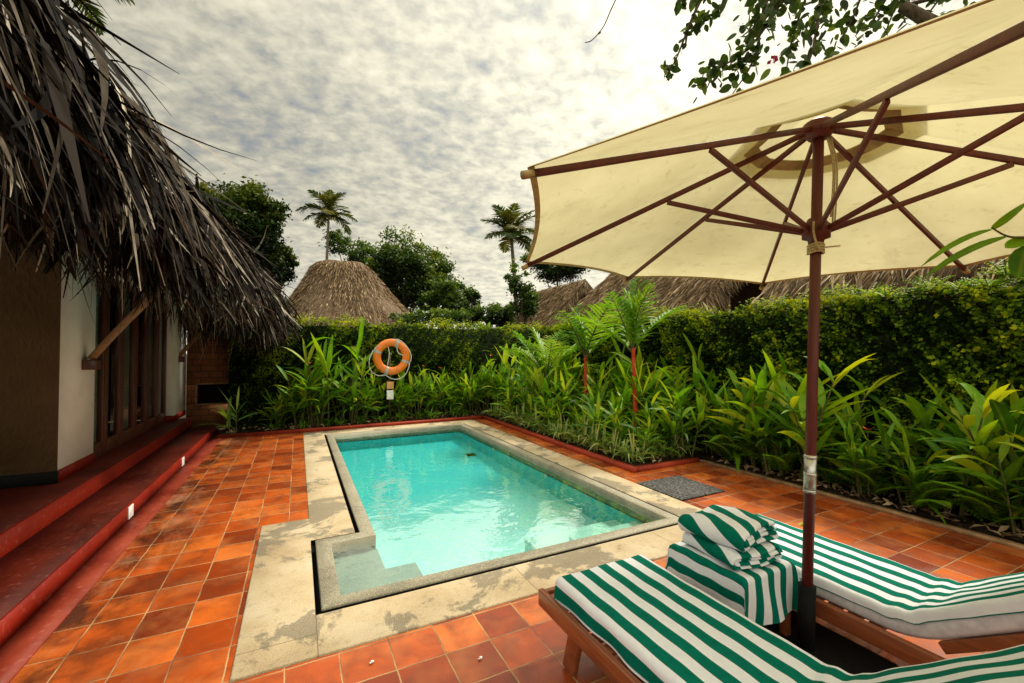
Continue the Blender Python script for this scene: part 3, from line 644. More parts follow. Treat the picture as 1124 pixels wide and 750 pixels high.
def topgrowth(name, label, pts, n, mat, size, spread):
    root = tag(empty(name, (pts[0][0], pts[0][1], pts[0][2])), label, 'plant'); mb = MB(); ms = MB()
    for p in pts:
        c = np.array(p)+rng.normal(0, .02, 3)
        for j in range(n):
            a = rng.uniform(0, 6.28); L = rng.uniform(.2, .42)*spread; d = np.array([math.cos(a)*.7, math.sin(a)*.7, rng.uniform(.35, 1.1)]); d = d/np.linalg.norm(d)
            tt = np.linspace(.12, 1, 9)[:, None]; C = c+d*L*tt; C[:, 2] -= .35*L*(tt[:, 0]**2)
            tube(ms, C[::4], [.004, .003, .002], 4, .4, False)
            side = nrm(np.cross(d, (0, 0, 1.)))
            for sgn in (-1, 1):
                diamonds(mb, C+sgn*side*size*.45, np.tile(np.array([0, 0, 1.])+rng.normal(0, .2, 3), (9, 1)), size*(1.1-.6*tt[:, 0]), .45, np.clip(rng.normal(.65, .15)+rng.normal(0, .1, 9), 0, 1), np.tile(side*sgn+d*.4, (9, 1)))
    for nm, m, mt in (('foliage', mb, mat), ('stem', ms, M['stem'])):
        o = m.build(nm, mt, root); o.matrix_parent_inverse = Matrix.Translation(-root.location)
    return root
topgrowth('fern_bush', 'bright yellow-green ferny growth on top of the side wall right of the pole', [(6.2+rng.uniform(-.1, .3), y, 2.12+rng.normal(0, .06)) for y in np.arange(1.3, 3.3, .14)], 20, M['leaf_light'], .05, 1.0)

# ------------------------------------------------------------------ planting
def heliconia(nstem=9, h=1.2, leafL=.42, mat='leaf', flowers=0, seed=0, warm=0.):
    root = empty('heliconia_clump'); ms, ml, fl = MB(), MB(), []
    for s in range(nstem):
        a = rng.uniform(0, 6.28); r = .17*math.sqrt(rng.random()); hh = h*rng.uniform(.5, 1.2); lean = rng.uniform(.08, .30)
        p0 = np.array([r*math.cos(a), r*math.sin(a), 0]); d = np.array([math.cos(a)*lean, math.sin(a)*lean, 1.])
        tt = np.linspace(0, 1, 5)[:, None]; P = p0+d*hh*.86*tt; P[:, :2] += (P[:, :2]-p0[:2])*.25*tt
        tube(ms, P, np.linspace(.013, .006, 5), 6, .4, False)
        nl = int(rng.integers(6, 10)); f = np.sort(rng.uniform(.28, 1., nl)); a0 = rng.uniform(0, 6.28)
        base = p0+d*hh*.86*f[:, None]; base[:, :2] += (base[:, :2]-p0[:2])*.25*f[:, None]
        aa = a0+np.arange(nl)*np.pi+rng.normal(0, .45, nl); el = rng.uniform(.35, 1.05, nl)+.5*f**3
        dd = np.stack([np.cos(aa)*np.cos(el), np.sin(aa)*np.cos(el), np.sin(el)], 1)
        tint = np.clip(.22+.44*f+rng.normal(0, .17, nl)+rng.normal(0, .08)+warm, 0, 1); old = rng.random(nl) < .025; tint[old] = 1
        leaves(ml, base, dd, leafL*rng.uniform(.7, 1.35, nl), leafL*rng.uniform(.10, .18, nl), rng.uniform(.12, .6, nl), rng.normal(0, .35, nl), 5, .22, tint)
        if s < flowers:
            top = P[-1]+np.array([0, 0, hh*.16])+rng.normal(0, .03, 3); tube(ms, [P[-2], top], .005, 5, .5, False)
            mf = MB(); fl.append(mf)
            for q in range(5):
                b = rng.uniform(0, 6.28); leaves(mf, [top], [(math.cos(b)*.8, math.sin(b)*.8, .4)], .11, .03, .1, 0, 3, .4, .5)
    ms.build('stem', M['stem'], root); ml.build('foliage', M[mat], root)
    if flowers: [f_.build('flower', M['flower'], root) for f_ in fl]
    return root
def fern(nf=16, L=.6, mat='leaf_light', warm=0.):
    root = empty('fern'); ml, ms = MB(), MB()
    for f in range(nf):
        a = rng.uniform(0, 6.28); el = rng.uniform(.85, 1.4); l = L*rng.uniform(.7, 1.15); d = np.array([math.cos(a)*math.cos(el), math.sin(a)*math.cos(el), math.sin(el)])
        t = np.linspace(.15, 1, 18); C = d*l*t[:, None]; C[:, 2] -= .45*l*t**2; C[:, :2] *= 1+.3*t[:, None]
        tube(ms, C[::4], .003, 4, .4, False); side = nrm(np.cross(d, (0, 0, 1.)))
        w = .09*np.sin(np.pi*t**.7)+.012
        for s in (-1, 1):
            dd = side*s+d*.35+np.array([0, 0, -.12]); leaves(ml, C, np.tile(dd, (18, 1)), w, .022, .2, None, 2, .1, np.clip(rng.normal(.45+warm, .15)+rng.normal(0, .06, 18), 0, 1))
    ms.build('stem', M['stem'], root); ml.build('frond', M[mat], root); return root
def tuft(n=34, L=.42, mat='striped_leaf', W=.026, warm=0.):
    root = empty('grassy_tuft'); ml = MB(); a = rng.uniform(0, 6.28, n); el = rng.uniform(.55, 1.45, n)
    base = np.stack([.06*rng.normal(size=n), .06*rng.normal(size=n), np.full(n, .02)+rng.uniform(0, .12, n)], 1)
    d = np.stack([np.cos(a)*np.cos(el), np.sin(a)*np.cos(el), np.sin(el)], 1)
    leaves(ml, base, d, L*rng.uniform(.6, 1.2, n), W, rng.uniform(.2, .8, n), rng.normal(0, .3, n), 5, .2, np.clip(rng.normal(.5+warm, .22, n), 0, 1), 'strap')
    ml.build('foliage', M[mat], root); return root
def frond_mesh(mb, ms, L=1.0, nl=26, lw=.03, ll=.32, droop=.5, tint=.5, vee=.5):
    """a pinnate frond along +x, arching down"""
    t = np.linspace(0, 1, nl); ang = .95-droop*1.5*t
    dx = np.cos(ang); dz = np.sin(ang); C = np.zeros((nl, 3)); C[1:, 0] = np.cumsum(dx[1:])*L/nl; C[1:, 2] = np.cumsum(dz[1:])*L/nl
    T = np.stack([dx, 0*dx, dz], 1); tube(ms, C[::3], np.linspace(.016, .004, len(C[::3]))*L, 5, .55, False)
    Nn = np.stack([-dz, 0*dx, dx], 1); w = ll*np.clip(np.sin(np.pi*(t*.86+.12)), .12, 1)**.7
    for s in (-1, 1):
        d = np.array([0, s, 0])+T*.75+Nn*vee*.5
        leaves(mb, C[2:], d[2:]+rng.normal(0, .06, (nl-2, 3)), w[2:]*rng.uniform(.85, 1.1, nl-2), lw, rng.uniform(.15, .5, nl-2), None, 3, .2, np.clip(tint+rng.normal(0, .1, nl-2), 0, 1), 'strap')
def palm(name, label, loc, h, nfr, L, mat, trunkmat, r0, r1, lean=(0, 0), ll=.32, lw=.03, nl=26, elev=(.1, 1.25), cat='palm', group=None, crownshaft=False, tint=.5, droop=(.35, .75), old=.0):
    root = tag(empty(name, loc), label, cat, group); mb = MB()
    P = smoothpath([(0, 0, -.05), (lean[0]*.25, lean[1]*.25, h*.35), (lean[0]*.6, lean[1]*.6, h*.7), (lean[0], lean[1], h)], 6)
    rr = np.linspace(r0, r1, len(P))*(1+.05*np.sin(np.arange(len(P))*2.2)); rr[0] *= 1.25
    tube(mb, P, rr, 10); mb.build('trunk', trunkmat, root)
    protos = []
    for i in range(4):
        mb, ms = MB(), MB(); frond_mesh(mb, ms, L, nl, lw, ll, rng.uniform(*droop), tint+(-.15, 0, .1, .25)[i]); 
        # leaflets and rib in one mesh, two materials
        off_ = mb.n; mb.V += ms.V; mb.F += [(f+off_, 1) for f, _ in ms.F]; mb.T += ms.T; mb.A += ms.A; mb.n += ms.n; protos.append(mb)
    first = {}
    for i in range(nfr):
        a = i*2.399+rng.uniform(-.3, .3); f = i/max(1, nfr-1); p = i % 4
        if p in first: o = bpy.data.objects.new('frond', first[p].data); COL.objects.link(o); o.parent = root
        else: o = protos[p].build('frond', [mat, M['stem']], root); first[p] = o
        o.location = P[-1]+np.array([0, 0, -.06*L*(f)]); o.rotation_euler = (rng.normal(0, .12), .55-(elev[0]+(elev[1]-elev[0])*(1-f))*.75+rng.normal(0, .08), a); sc = rng.uniform(.82, 1.08); o.scale = (sc, sc, sc)
    return root

# three leaf palms in the right bed
RED = 'red-stemmed lipstick palm'
palm('lipstick_palm', 'tallest red-trunked palm in the right bed, fronds reaching the parasol edge', (5.02, 5.5, 0), 1.62, 7, 1.3, M['leaf_light'], M['red_trunk'], .042, .030, (-.03, .02), .58, .055, 20, (.75, 1.85), 'palm', None, tint=.5, droop=(.2, .5))
palm('lipstick_palm', 'smaller red-trunked palm further back, left of the tallest one', (5.0, 6.85, 0), 1.5, 6, 1.25, M['leaf_light'], M['red_trunk'], .036, .026, (.02, .05), .55, .052, 19, (.7, 1.8), 'palm', None, tint=.5, droop=(.25, .55))
palm('areca_palm', 'low feathery green palm at the far end of the right bed', (4.85, 8.1, 0), 1.0, 11, 1.3, M['leaf_light'], M['stem'], .03, .02, (0, 0), .58, .05, 20, (.4, 1.45), 'palm', None, tint=.55, droop=(.25, .6))

def scatter(protos, spots, label, cat, group, sc=(.85, 1.15)):
    used = [False]*len(protos)
    for x, y, s in spots:
        i = int(rng.integers(len(protos)))
        if not used[i]: o = protos[i]; used[i] = True
        else: o = copy_tree(protos[i])
        o.location = (x, y, .02); o.rotation_euler = (0, 0, rng.uniform(0, 6.28)); q = s*rng.uniform(*sc); o.scale = (q, q, q)
        tag(o, label, cat, group)
    for i, u in enumerate(used):
        if not u:
            for ch in list(protos[i].children): bpy.data.objects.remove(ch)
            bpy.data.objects.remove(protos[i])
# back bed
def rowspots(x0, x1, y0, y1, n, h0, h1):
    return [(x0+(x1-x0)*(i+rng.uniform(.2, .8))/n, rng.uniform(y0, y1), rng.uniform(h0, h1)) for i in range(n)]
hb = [heliconia(9, 1.25, .60, 'leaf', f, i, .02) for i, f in enumerate((0, 2, 1, 0))]
scatter(hb, [(.62, 9.95, 1.32), (.95, 9.9, 1.25), (.35, 9.95, 1.0), (1.2, 9.85, .85), (2.2, 10.0, .78), (2.5, 9.9, .86), (2.85, 10.0, .8), (3.2, 9.9, .8), (3.5, 10.0, .9), (3.8, 9.9, .95), (4.2, 9.9, 1.1), (4.65, 9.9, 1.15), (.05, 9.9, .75), (-.35, 9.95, .65), (1.55, 10.1, .6)], 'leafy heliconia clump in the bed along the back creeper wall', 'plant', 'heliconia clumps along the back wall')
tb = [tuft(26, .42, 'leaf', .035, -.1) for _ in range(2)]
scatter(tb, rowspots(-.5, 3.8, 9.58, 9.72, 11, .6, 1.0), 'low strap-leaved tuft at the front of the back bed', 'plant', 'low tufts along the back kerb')
sp_ = heliconia(2, .75, .55, 'striped_leaf', 0, 3, -.05); sp_.location = (-1.05, 9.75, .02); tag(sp_, 'pale broad-leaved ginger plant beside the brick wall under the eave', 'plant')
# right bed beside the pool
hr = [heliconia(8, 1.2, .60, 'leaf', f, i, .04) for i, f in enumerate((1, 0, 0, 1, 0))]
spots = []
for y in np.arange(4.75, 9.4, .42):
    for x in np.arange(4.42, 5.95, .38):
        if any(abs((x-a)*b-(y-b)*a)/math.hypot(a, b) < .26 and -.1 < ((a-x)*a+(b-y)*b)/math.hypot(a, b) < 1.3 for a, b in ((5.02, 5.5), (5.0, 6.85))): spots.append((x, y, .40)); continue
        spots.append((x+rng.normal(0, .08), y+rng.normal(0, .08), .62+.36*(x-4.4)/1.5+.10*(y > 7.0)+rng.normal(0, .12)))
scatter(hr, spots, 'dense heliconia clump in the raised bed right of the pool', 'plant', 'heliconia clumps in the pool-side bed')
lt = [tuft(34, .50, 'striped_leaf', .030, .14) for _ in range(3)]
scatter(lt, [(4.17+rng.normal(0, .03), y, rng.uniform(.8, 1.15)) for y in np.arange(4.6, 9.4, .24)]+[(x, 4.62+rng.normal(0, .03), rng.uniform(.7, 1.)) for x in np.arange(4.4, 5.2, .26)], 'variegated spider-leaf tuft edging the pool-side bed', 'plant', 'variegated tufts along the pool-side kerb')
# right border nearest the parasol
hn = [heliconia(7, 1.02, .56, 'leaf', f, i, -.06) for i, f in enumerate((0, 1, 0, 0))]
spots = [(5.52+rng.normal(0, .08), y+rng.normal(0, .06), rng.uniform(.62, 1.2)) for y in np.arange(-1.2, 4.4, .34)]+[(5.9, y, rng.uniform(.9, 1.15)) for y in np.arange(-1.0, 4.4, .45)]
scatter(hn, spots, 'shaded heliconia clump in the border behind the loungers', 'plant', 'heliconia clumps in the side border')
fn = [fern(18, .62, 'leaf', .08) for _ in range(3)]
scatter(fn, [(5.42+rng.normal(0, .05), y+rng.normal(0, .05), rng.uniform(.9, 1.5)) for y in np.arange(-.6, 4.3, .42)], 'feathery fern at the edge of the border behind the loungers', 'fern', 'ferns along the side border')

def canna(n=9, L=.62, h=.75):
    root = empty('broadleaf_clump'); ms, ml = MB(), MB()
    for q in range(n):
        a = rng.uniform(0, 6.28); r = .1*rng.random(); l = rng.uniform(.55, 1.05)*h; p0 = np.array([r*math.cos(a), r*math.sin(a), 0]); p1 = p0+np.array([math.cos(a)*.22, math.sin(a)*.22, 1])*l
        tube(ms, [p0, (p0+p1)/2+[0, 0, .02], p1], [.012, .009, .006], 6, .4, False)
        leaves(ml, [p1], [(math.cos(a)*.55, math.sin(a)*.55, rng.uniform(.3, 1.2))], L*rng.uniform(.65, 1.15), L*rng.uniform(.24, .32), rng.uniform(.25, .75), rng.normal(0, .4), 8, .16, np.clip(rng.normal(.42, .2), 0, 1), 'oval')
    ms.build('stem', M['stem'], root); ml.build('foliage', M['leaf'], root); return root
cb = [canna(9), canna(7, .55, .9), canna(11, .5, .6)]
scatter(cb, [(5.5, .35, .85), (5.55, 1.35, .8), (5.5, 2.5, .75), (5.45, 3.9, .8), (4.6, 4.9, .6), (4.55, 7.2, .7), (4.7, 8.9, 1.0), (5.2, 9.2, 1.1)], 'broad paddle-leaved clump among the narrow-leaved border plants', 'plant', 'broad-leaved clumps in the borders')
mb = MB(); n = 900; x = np.concatenate([rng.uniform(5.2, 5.9, n), rng.uniform(4.02, 5.2, n//2), rng.uniform(-1.2, 5, n//2)]); y = np.concatenate([rng.uniform(-1.5, 4.3, n), rng.uniform(4.45, 9.4, n//2), rng.uniform(9.54, 10.2, n//2)]); m_ = len(x)
diamonds(mb, np.stack([x, y, rng.uniform(.05, .075, m_)], 1), rng.normal(0, .35, (m_, 3))+[0, 0, 1], rng.uniform(.04, .13, m_), .4, rng.uniform(.3, .9, m_)); tag(mb.build('leaf_litter', M['strand_far']), 'dry brown fallen leaves on the bed soil', 'leaf litter', None, 'stuff')
# ------------------------------------------------------------------ lifebuoy and its post
lb = tag(empty('lifebuoy', (1.86, 9.72, 1.46)), 'orange ring lifebuoy with grey bands and looped white rope', 'lifebuoy')
mb = MB(); n1, n2 = 56, 20; A, B = np.meshgrid(np.arange(n1)*2*np.pi/n1, np.arange(n2)*2*np.pi/n2, indexing='ij'); Rm, rm = .315, .085
def tor(A, B, r): return np.stack([(Rm+r*np.cos(B))*np.cos(A), r*np.sin(B)*.8, (Rm+r*np.cos(B))*np.sin(A)], -1)
V = tor(A, B, rm).reshape(-1, 3); i = np.arange(n1)[:, None]*n2; j = np.arange(n2)[None]; F = np.stack([i+j, i+(j+1) % n2, (i+n2+(j+1) % n2) % (n1*n2), (i+n2+j) % (n1*n2)], -1).reshape(-1, 4)
mb.add(V, F); mb.build('ring', M['orange'], lb, True)
for a0 in (R_(70), R_(160), R_(250), R_(340)):
    mb = MB(); A, B = np.meshgrid(np.linspace(a0-.085, a0+.085, 5), np.arange(n2)*2*np.pi/n2, indexing='ij'); V = tor(A, B, rm+.004).reshape(-1, 3)
    i = np.arange(4)[:, None]*n2; F = np.stack([i+j, i+(j+1) % n2, i+n2+(j+1) % n2, i+n2+j], -1).reshape(-1, 4); mb.add(V, F); mb.build('band', M['white_tape'], lb, True)
mb = MB()
for a0, a1, rin, rmid in ((R_(160), R_(250), .42, .50), (R_(250), R_(340), .41, .46), (R_(340), R_(430), .41, .43), (R_(70), R_(160), .41, .415)):
    aa = np.linspace(a0, a1, 14); rr = rin+(rmid-rin)*np.sin(np.linspace(0, np.pi, 14)); P = np.stack([rr*np.cos(aa), -.03+0*aa, rr*np.sin(aa)-.06*np.sin(np.linspace(0, np.pi, 14))], 1); tube(mb, P, .011, 6)
tube(mb, smoothpath([(-.08, -.02, .22), (-.06, -.05, .05), (-.10, -.03, -.2)]), .011, 6); tube(mb, smoothpath([(.10, -.03, .26), (.13, -.05, .1), (.24, -.05, .03), (.3, -.02, .05)]), .011, 6)
mb.build('grab_rope', M['rope'], lb, True)
ps = tag(empty('lifebuoy_post', (1.84, 9.80, 0)), 'short white and orange notice post under the lifebuoy', 'post')
mb = MB(); tube(mb, [(0, .03, 0), (0, .03, 1.5)], .016, 8); mb.build('post', M['bark'], ps)
mb = MB(); bbox(mb, (0, -.03, .62), (.15, .05, .2), .01); mb.build('white_plate', M['white'], ps)
mb = MB(); bbox(mb, (0, -.03, .83), (.15, .05, .16), .01); mb.build('orange_plate', flat('faded_orange', (.70, .35, .12), .5), ps)
mb = MB(); tube(mb, [(0, .02, 1.49), (0, -.10, 1.51), (0, -.115, 1.55)], .012, 6); mb.build('hook', M['metal'], ps)

# ------------------------------------------------------------------ parasol
B0 = np.array([2.291, 1.316, 0.]); HUB = np.array([2.383, 1.254, 2.759]); AX = nrm(HUB-B0)
ENDS = [(.745, 1.362, 2.237), (1.319, 2.453, 2.142), (2.501, 2.848, 2.193), (3.551, 2.343, 2.138), (3.926, 1.20, 2.118), (3.434, .071, 2.10), (2.274, -.337, 2.13), (1.02, .068, 2.11)]
ENDS = [np.array(e) for e in ENDS]
um = tag(empty('parasol', tuple(B0)), 'large cream canvas parasol with red-brown wooden ribs between the loungers', 'parasol')
def inu(o, p=None):
    if p is None: o.parent = um; o.matrix_parent_inverse = Matrix.Translation(-B0)
    else: o.parent = p; o.matrix_parent_inverse = p.matrix_world.inverted()
    return o
pt = lambda z: B0+(HUB-B0)*z/HUB[2]
mb = MB(); bbox(mb, (2.291, 1.316, .045), (.55, .55, .09), .015); tube(mb, [pt(.09), pt(.40)], .038, 16); inu(mb.build('base', M['black']))
mb = MB(); tube(mb, [pt(.12), pt(1.5), pt(2.72)], .0245, 16); inu(mb.build('pole', M['umb_wood'], smooth=True))
mb = MB(); tube(mb, [pt(.86), pt(1.05)], .0275, 18); slv = inu(mb.build('steel_sleeve', M['metal'], smooth=True))
for z in (.87, .955, 1.04):
    mb = MB(); tube(mb, [pt(z-.006), pt(z+.006)], .030, 18); inu(mb.build('sleeve_band', M['metal'], smooth=True), slv)
mb = MB(); tube(mb, [pt(2.66), pt(2.69), pt(2.735), pt(2.75)], [.045, .07, .07, .05], 20); inu(mb.build('hub', M['umb_wood']))
mb = MB(); tube(mb, [pt(2.11), pt(2.14), pt(2.15), pt(2.215), pt(2.225), pt(2.25)], [.032, .036, .062, .062, .05, .036], 20); run = inu(mb.build('runner', M['umb_wood']))
DN = -AX
for kx, e in enumerate(ENDS):
    d = e-HUB; hp = pt(2.70)+nrm(d-AX*(d@AX))*.05; ee = e+DN*.018; mb = MB()
    bar(mb, hp, hp+(ee-hp)*1.0, .018, .028, .004, AX); rb = inu(mb.build('rib', M['umb_wood']))
    mb = MB(); tube(mb, [ee-nrm(ee-hp)*.02, ee+nrm(ee-hp)*.025], .016, 8); inu(mb.build('rib_tip', M['hem']), rb)
    m_ = hp+(ee-hp)*.44+DN*.018; st = pt(2.185)+nrm(d-AX*(d@AX))*.05; mb = MB(); bar(mb, st, m_, .017, .026, .004, AX); inu(mb.build('strut', M['umb_wood']))
def canopy(rs, k0, raise_=0., scallop=.03, sag=.012):
    mb = MB(); ns = 12
    for kx in range(8):
        a, b = ENDS[kx], ENDS[(kx+1) % 8]; V = []
        for r in rs:
            for s in np.linspace(0, 1, ns+1):
                q = 4*s*(1-s); p = HUB+((a*(1-s)+b*s)-HUB)*r*(1-scallop*q*r**2)+AX*(.012+raise_*(1-.6*r/rs[-1])-sag*q*math.sin(math.pi*r)); V.append(p)
        nr = len(rs); i = (np.arange(nr-1)[:, None]*(ns+1)+np.arange(ns)).ravel(); mb.add(V, np.stack([i, i+1, i+ns+2, i+ns+1], 1))
    return mb
cn = inu(canopy(np.linspace(.17, 1.0, 12), 0).build('canopy', M['canvas'], smooth=True))
inu(canopy(np.linspace(.02, .27, 5), 0, .07, .05, .0).build('vent_cap', M['canvas'], smooth=True), cn)
def hemstrip(r0, r1, lift):
    mb = MB()
    for kx in range(8):
        a, b = ENDS[kx], ENDS[(kx+1) % 8]; V = []
        for r in (r0, r1):
            for s in np.linspace(0, 1, 13):
                q = 4*s*(1-s); p = HUB+((a*(1-s)+b*s)-HUB)*r*(1-.03*q*r**2)+AX*(.012-.012*q*math.sin(math.pi*r)+lift); V.append(p)
        i = np.arange(12); mb.add(V, np.stack([i, i+1, i+14, i+13], 1))
    return mb
inu(hemstrip(.985, 1.003, -.004).build('hem', M['hem'], smooth=True), cn)
inu(hemstrip(.17, .215, -.004).build('vent_hem', M['hem'], smooth=True), cn)
mb = MB(); sx = np.array([.035, -.035, 0])
for o_, z0 in ((.0, 2.20), (.02, 2.19), (-.015, 2.25)):
    tube(mb, smoothpath([pt(2.66)+sx*.9+[o_, 0, 0], pt(2.5)+sx*1.5+[o_, 0, .0], pt(z0)+sx*1.4+[o_, 0, 0]]), .0045, 6)
for q in range(4):
    aa = np.linspace(0, 6.3, 20); P = pt(2.075+q*.013)+np.stack([np.cos(aa)*.034, np.sin(aa)*.034, .004*np.sin(aa*2)], 1); tube(mb, P, .006, 6)
tube(mb, smoothpath([pt(2.22)+[-.06, -.02, .0], pt(2.16)+[-.075, -.03, 0], pt(2.10)+[-.04, -.03, 0], pt(2.07)+[.0, -.035, 0]]), .005, 6); tube(mb, smoothpath([pt(2.10)+[.03, -.03, 0], pt(2.105)+[.14, -.04, .012]]), .004, 6)
inu(mb.build('cord', M['brown_rope'], smooth=True))

# ------------------------------------------------------------------ loungers and towels
def cloth_noise(P, amp=.004):
    x, y, z = P[..., 0], P[..., 1], P[..., 2]
    return amp*(np.sin(x*31+y*9)+np.sin(y*23-x*14+z*17)+.6*np.sin(x*57+y*41))
TOPZ = .405; HEADY = -.02
BACK = [R_(36)]
def lounger_profile(s):
    """(dy, z) along the mattress: s from the foot end; flat then raised back"""
    flat_l = 1.05; a = BACK[0]; r = .10
    if s < flat_l-r: return -s, 0.
    if s < flat_l+r:
        t = (s-flat_l+r)/(2*r); return -(flat_l-r)-(2*r)*(t-.5*t*t*(1-math.cos(a))), (2*r)*.5*t*t*math.sin(a)
    y0 = -(flat_l-r)-(2*r)*(1-.5*(1-math.cos(a))); z0 = r*math.sin(a)
    return y0-(s-flat_l-r)*math.cos(a), z0+(s-flat_l-r)*math.sin(a)
def drape(w, x0=0., length=1.90, drop=.075, r=.022, du=.0145, sgn_foot=True, seed=0, top=0.):
    mb = MB(); hw = w/2; us = np.linspace(-(hw+drop), hw+drop, 64); ss = np.linspace(-.05 if sgn_foot else 0, length, 110); V = []; UV = []
    ph = seed*1.7
    for s in ss:
        sd_ = max(s, 0.); dy, z = lounger_profile(sd_); e = 1e-3; dy2, z2 = lounger_profile(sd_+e); tx, tz = (dy2-dy)/e, (z2-z)/e; nrm_ = np.array([0, -tz, tx])*-1
        nrm_ = np.array([0, tz, -tx]); nrm_ = nrm_/np.linalg.norm(nrm_)
        for u in us:
            au = abs(u); sg = 1 if u > 0 else -1
            if au < hw-r: x = u; dn = 0
            elif au < hw-r+r*1.57: t = (au-hw+r)/r; x = sg*(hw-r+r*math.sin(t)); dn = r*(1-math.cos(t))
            else:
                q = au-(hw-r+r*1.57); x = sg*(hw+.004*math.sin(s*22+ph)*q/.05); dn = r+q*(1+.10*math.sin(s*7+ph))
            wr = .0022*math.sin(s*11+u*9+ph)*math.sin(u*13+s*5)+.0012*math.sin(s*31+u*21+ph)
            wr += .006*math.exp(-((s-1.05)/.09)**2)*math.sin(s*60+u*12)
            ft = min(0., s)
            p = np.array([x, dy, z])+nrm_*(wr-dn)+np.array([0, .012*(1-math.exp(ft*60)) if ft < 0 else 0, ft*1.0])
            V.append(p); UV.append((u, s))
    n = len(us); m = len(ss); i = (np.arange(m-1)[:, None]*n+np.arange(n-1)).ravel(); mb.add(V, np.stack([i, i+1, i+n+1, i+n], 1), .5, UV); return mb
def lounger(x0, x1, yfoot, label, tlabel, seed, drop, ang):
    BACK[0] = R_(ang)
    cx = (x0+x1)/2; w = x1-x0; rt = tag(empty('sun_lounger', (cx, yfoot, 0)), label, 'sun lounger')
    railz = .262; xo = w/2+.026
    for s in (-1, 1):
        mb = MB(); bbox(mb, (s*xo, -.86, railz), (.032, 1.94, .085), .006); mb.build('side_rail', M['teak'], rt)
    mb = MB(); bbox(mb, (0, .092, railz), (2*xo-.034, .03, .07), .005); mb.build('end_rail', M['teak'], rt)
    mb = MB(); bbox(mb, (0, -1.81, railz), (2*xo-.034, .03, .07), .005); mb.build('end_rail', M['teak'], rt)
    mb = MB()
    for q in range(12): bbox(mb, (0, .03-q*.088, railz+.018), (2*xo-.034, .06, .016), .003)
    mb.build('seat_slats', M['teak'], rt)
    mb = MB(); a = BACK[0]
    for q in range(9):
        s_ = 1.16+q*.075; dy, z = lounger_profile(s_); bbox(mb, (0, dy-.14*math.sin(a), .405-.14*math.cos(a)+z), (2*xo-.22, .06, .016), .003, [[1, 0, 0], [0, math.cos(a), math.sin(a)], [0, -math.sin(a), math.cos(a)]])
    for sg_ in (-1, 1):
        (ya, za), (yb, zb) = lounger_profile(1.10), lounger_profile(1.80); o_ = np.array([0, -.142*math.sin(a), .405-.142*math.cos(a)]); bar(mb, o_+[sg_*(xo-.055), ya, za], o_+[sg_*(xo-.055), yb, zb], .035, .045, .005)
    mb.build('backrest', M['teak'], rt)
    for s in (-1, 1):
        for dy, sl in ((-.16, .05), (-1.55, -.05)):
            mb = MB(); bar(mb, (s*(xo-.036), dy+sl, 0.0), (s*(xo-.036), dy-sl*.6, railz+.02), .034, .085, .005, (0, 1, 0)); mb.build('leg', M['teak'], rt)
    # mattress
    mb = MB(); ss = np.linspace(.004, 1.90, 60); V = []; hw = w/2-.008; th = .105
    for s in ss:
        dy, z = lounger_profile(s); e = 1e-3; dy2, z2 = lounger_profile(s+e); nn = np.array([0, (z2-z)/e, -(dy2-dy)/e]); nn = nn/np.linalg.norm(nn); c = np.array([0, dy, z+TOPZ-.010])
        for x, d in ((-hw+.02, 0), (hw-.02, 0), (hw, .02), (hw, th-.02), (hw-.02, th), (-hw+.02, th), (-hw, th-.02), (-hw, .02)): V.append(c-nn*d+[x, 0, 0])
    n = 8; i = np.arange(59)[:, None]*n; j = np.arange(n)[None]; mb.add(V, np.stack([i+j, i+n+j, i+n+(j+1) % n, i+(j+1) % n], -1).reshape(-1, 4)); base = mb.n-len(V)
    mb.F.append((np.array([list(range(8))])+base, 0)); mb.F.append((np.array([list(range(8))[::-1]])+base+59*8, 0)); mb.build('mattress', M['mattress'], rt)
    tw = drape(w, seed=seed, drop=drop).build('striped_towel', M['towel'], None, True); tw.location = (cx, yfoot, TOPZ); tag(tw, tlabel, 'towel')
    return rt
lounger(1.205, 1.795, 1.925, 'reddish teak lounger nearest the pool steps, foot rail exposed', 'green and white striped towel spread on the lounger nearest the camera and pool', 1, .095, 41)
lounger(2.42, 2.99, 2.02, 'teak lounger behind the parasol pole, next to the planted border', 'green and white striped towel spread on the lounger beside the planted border', 2, .040, 36)

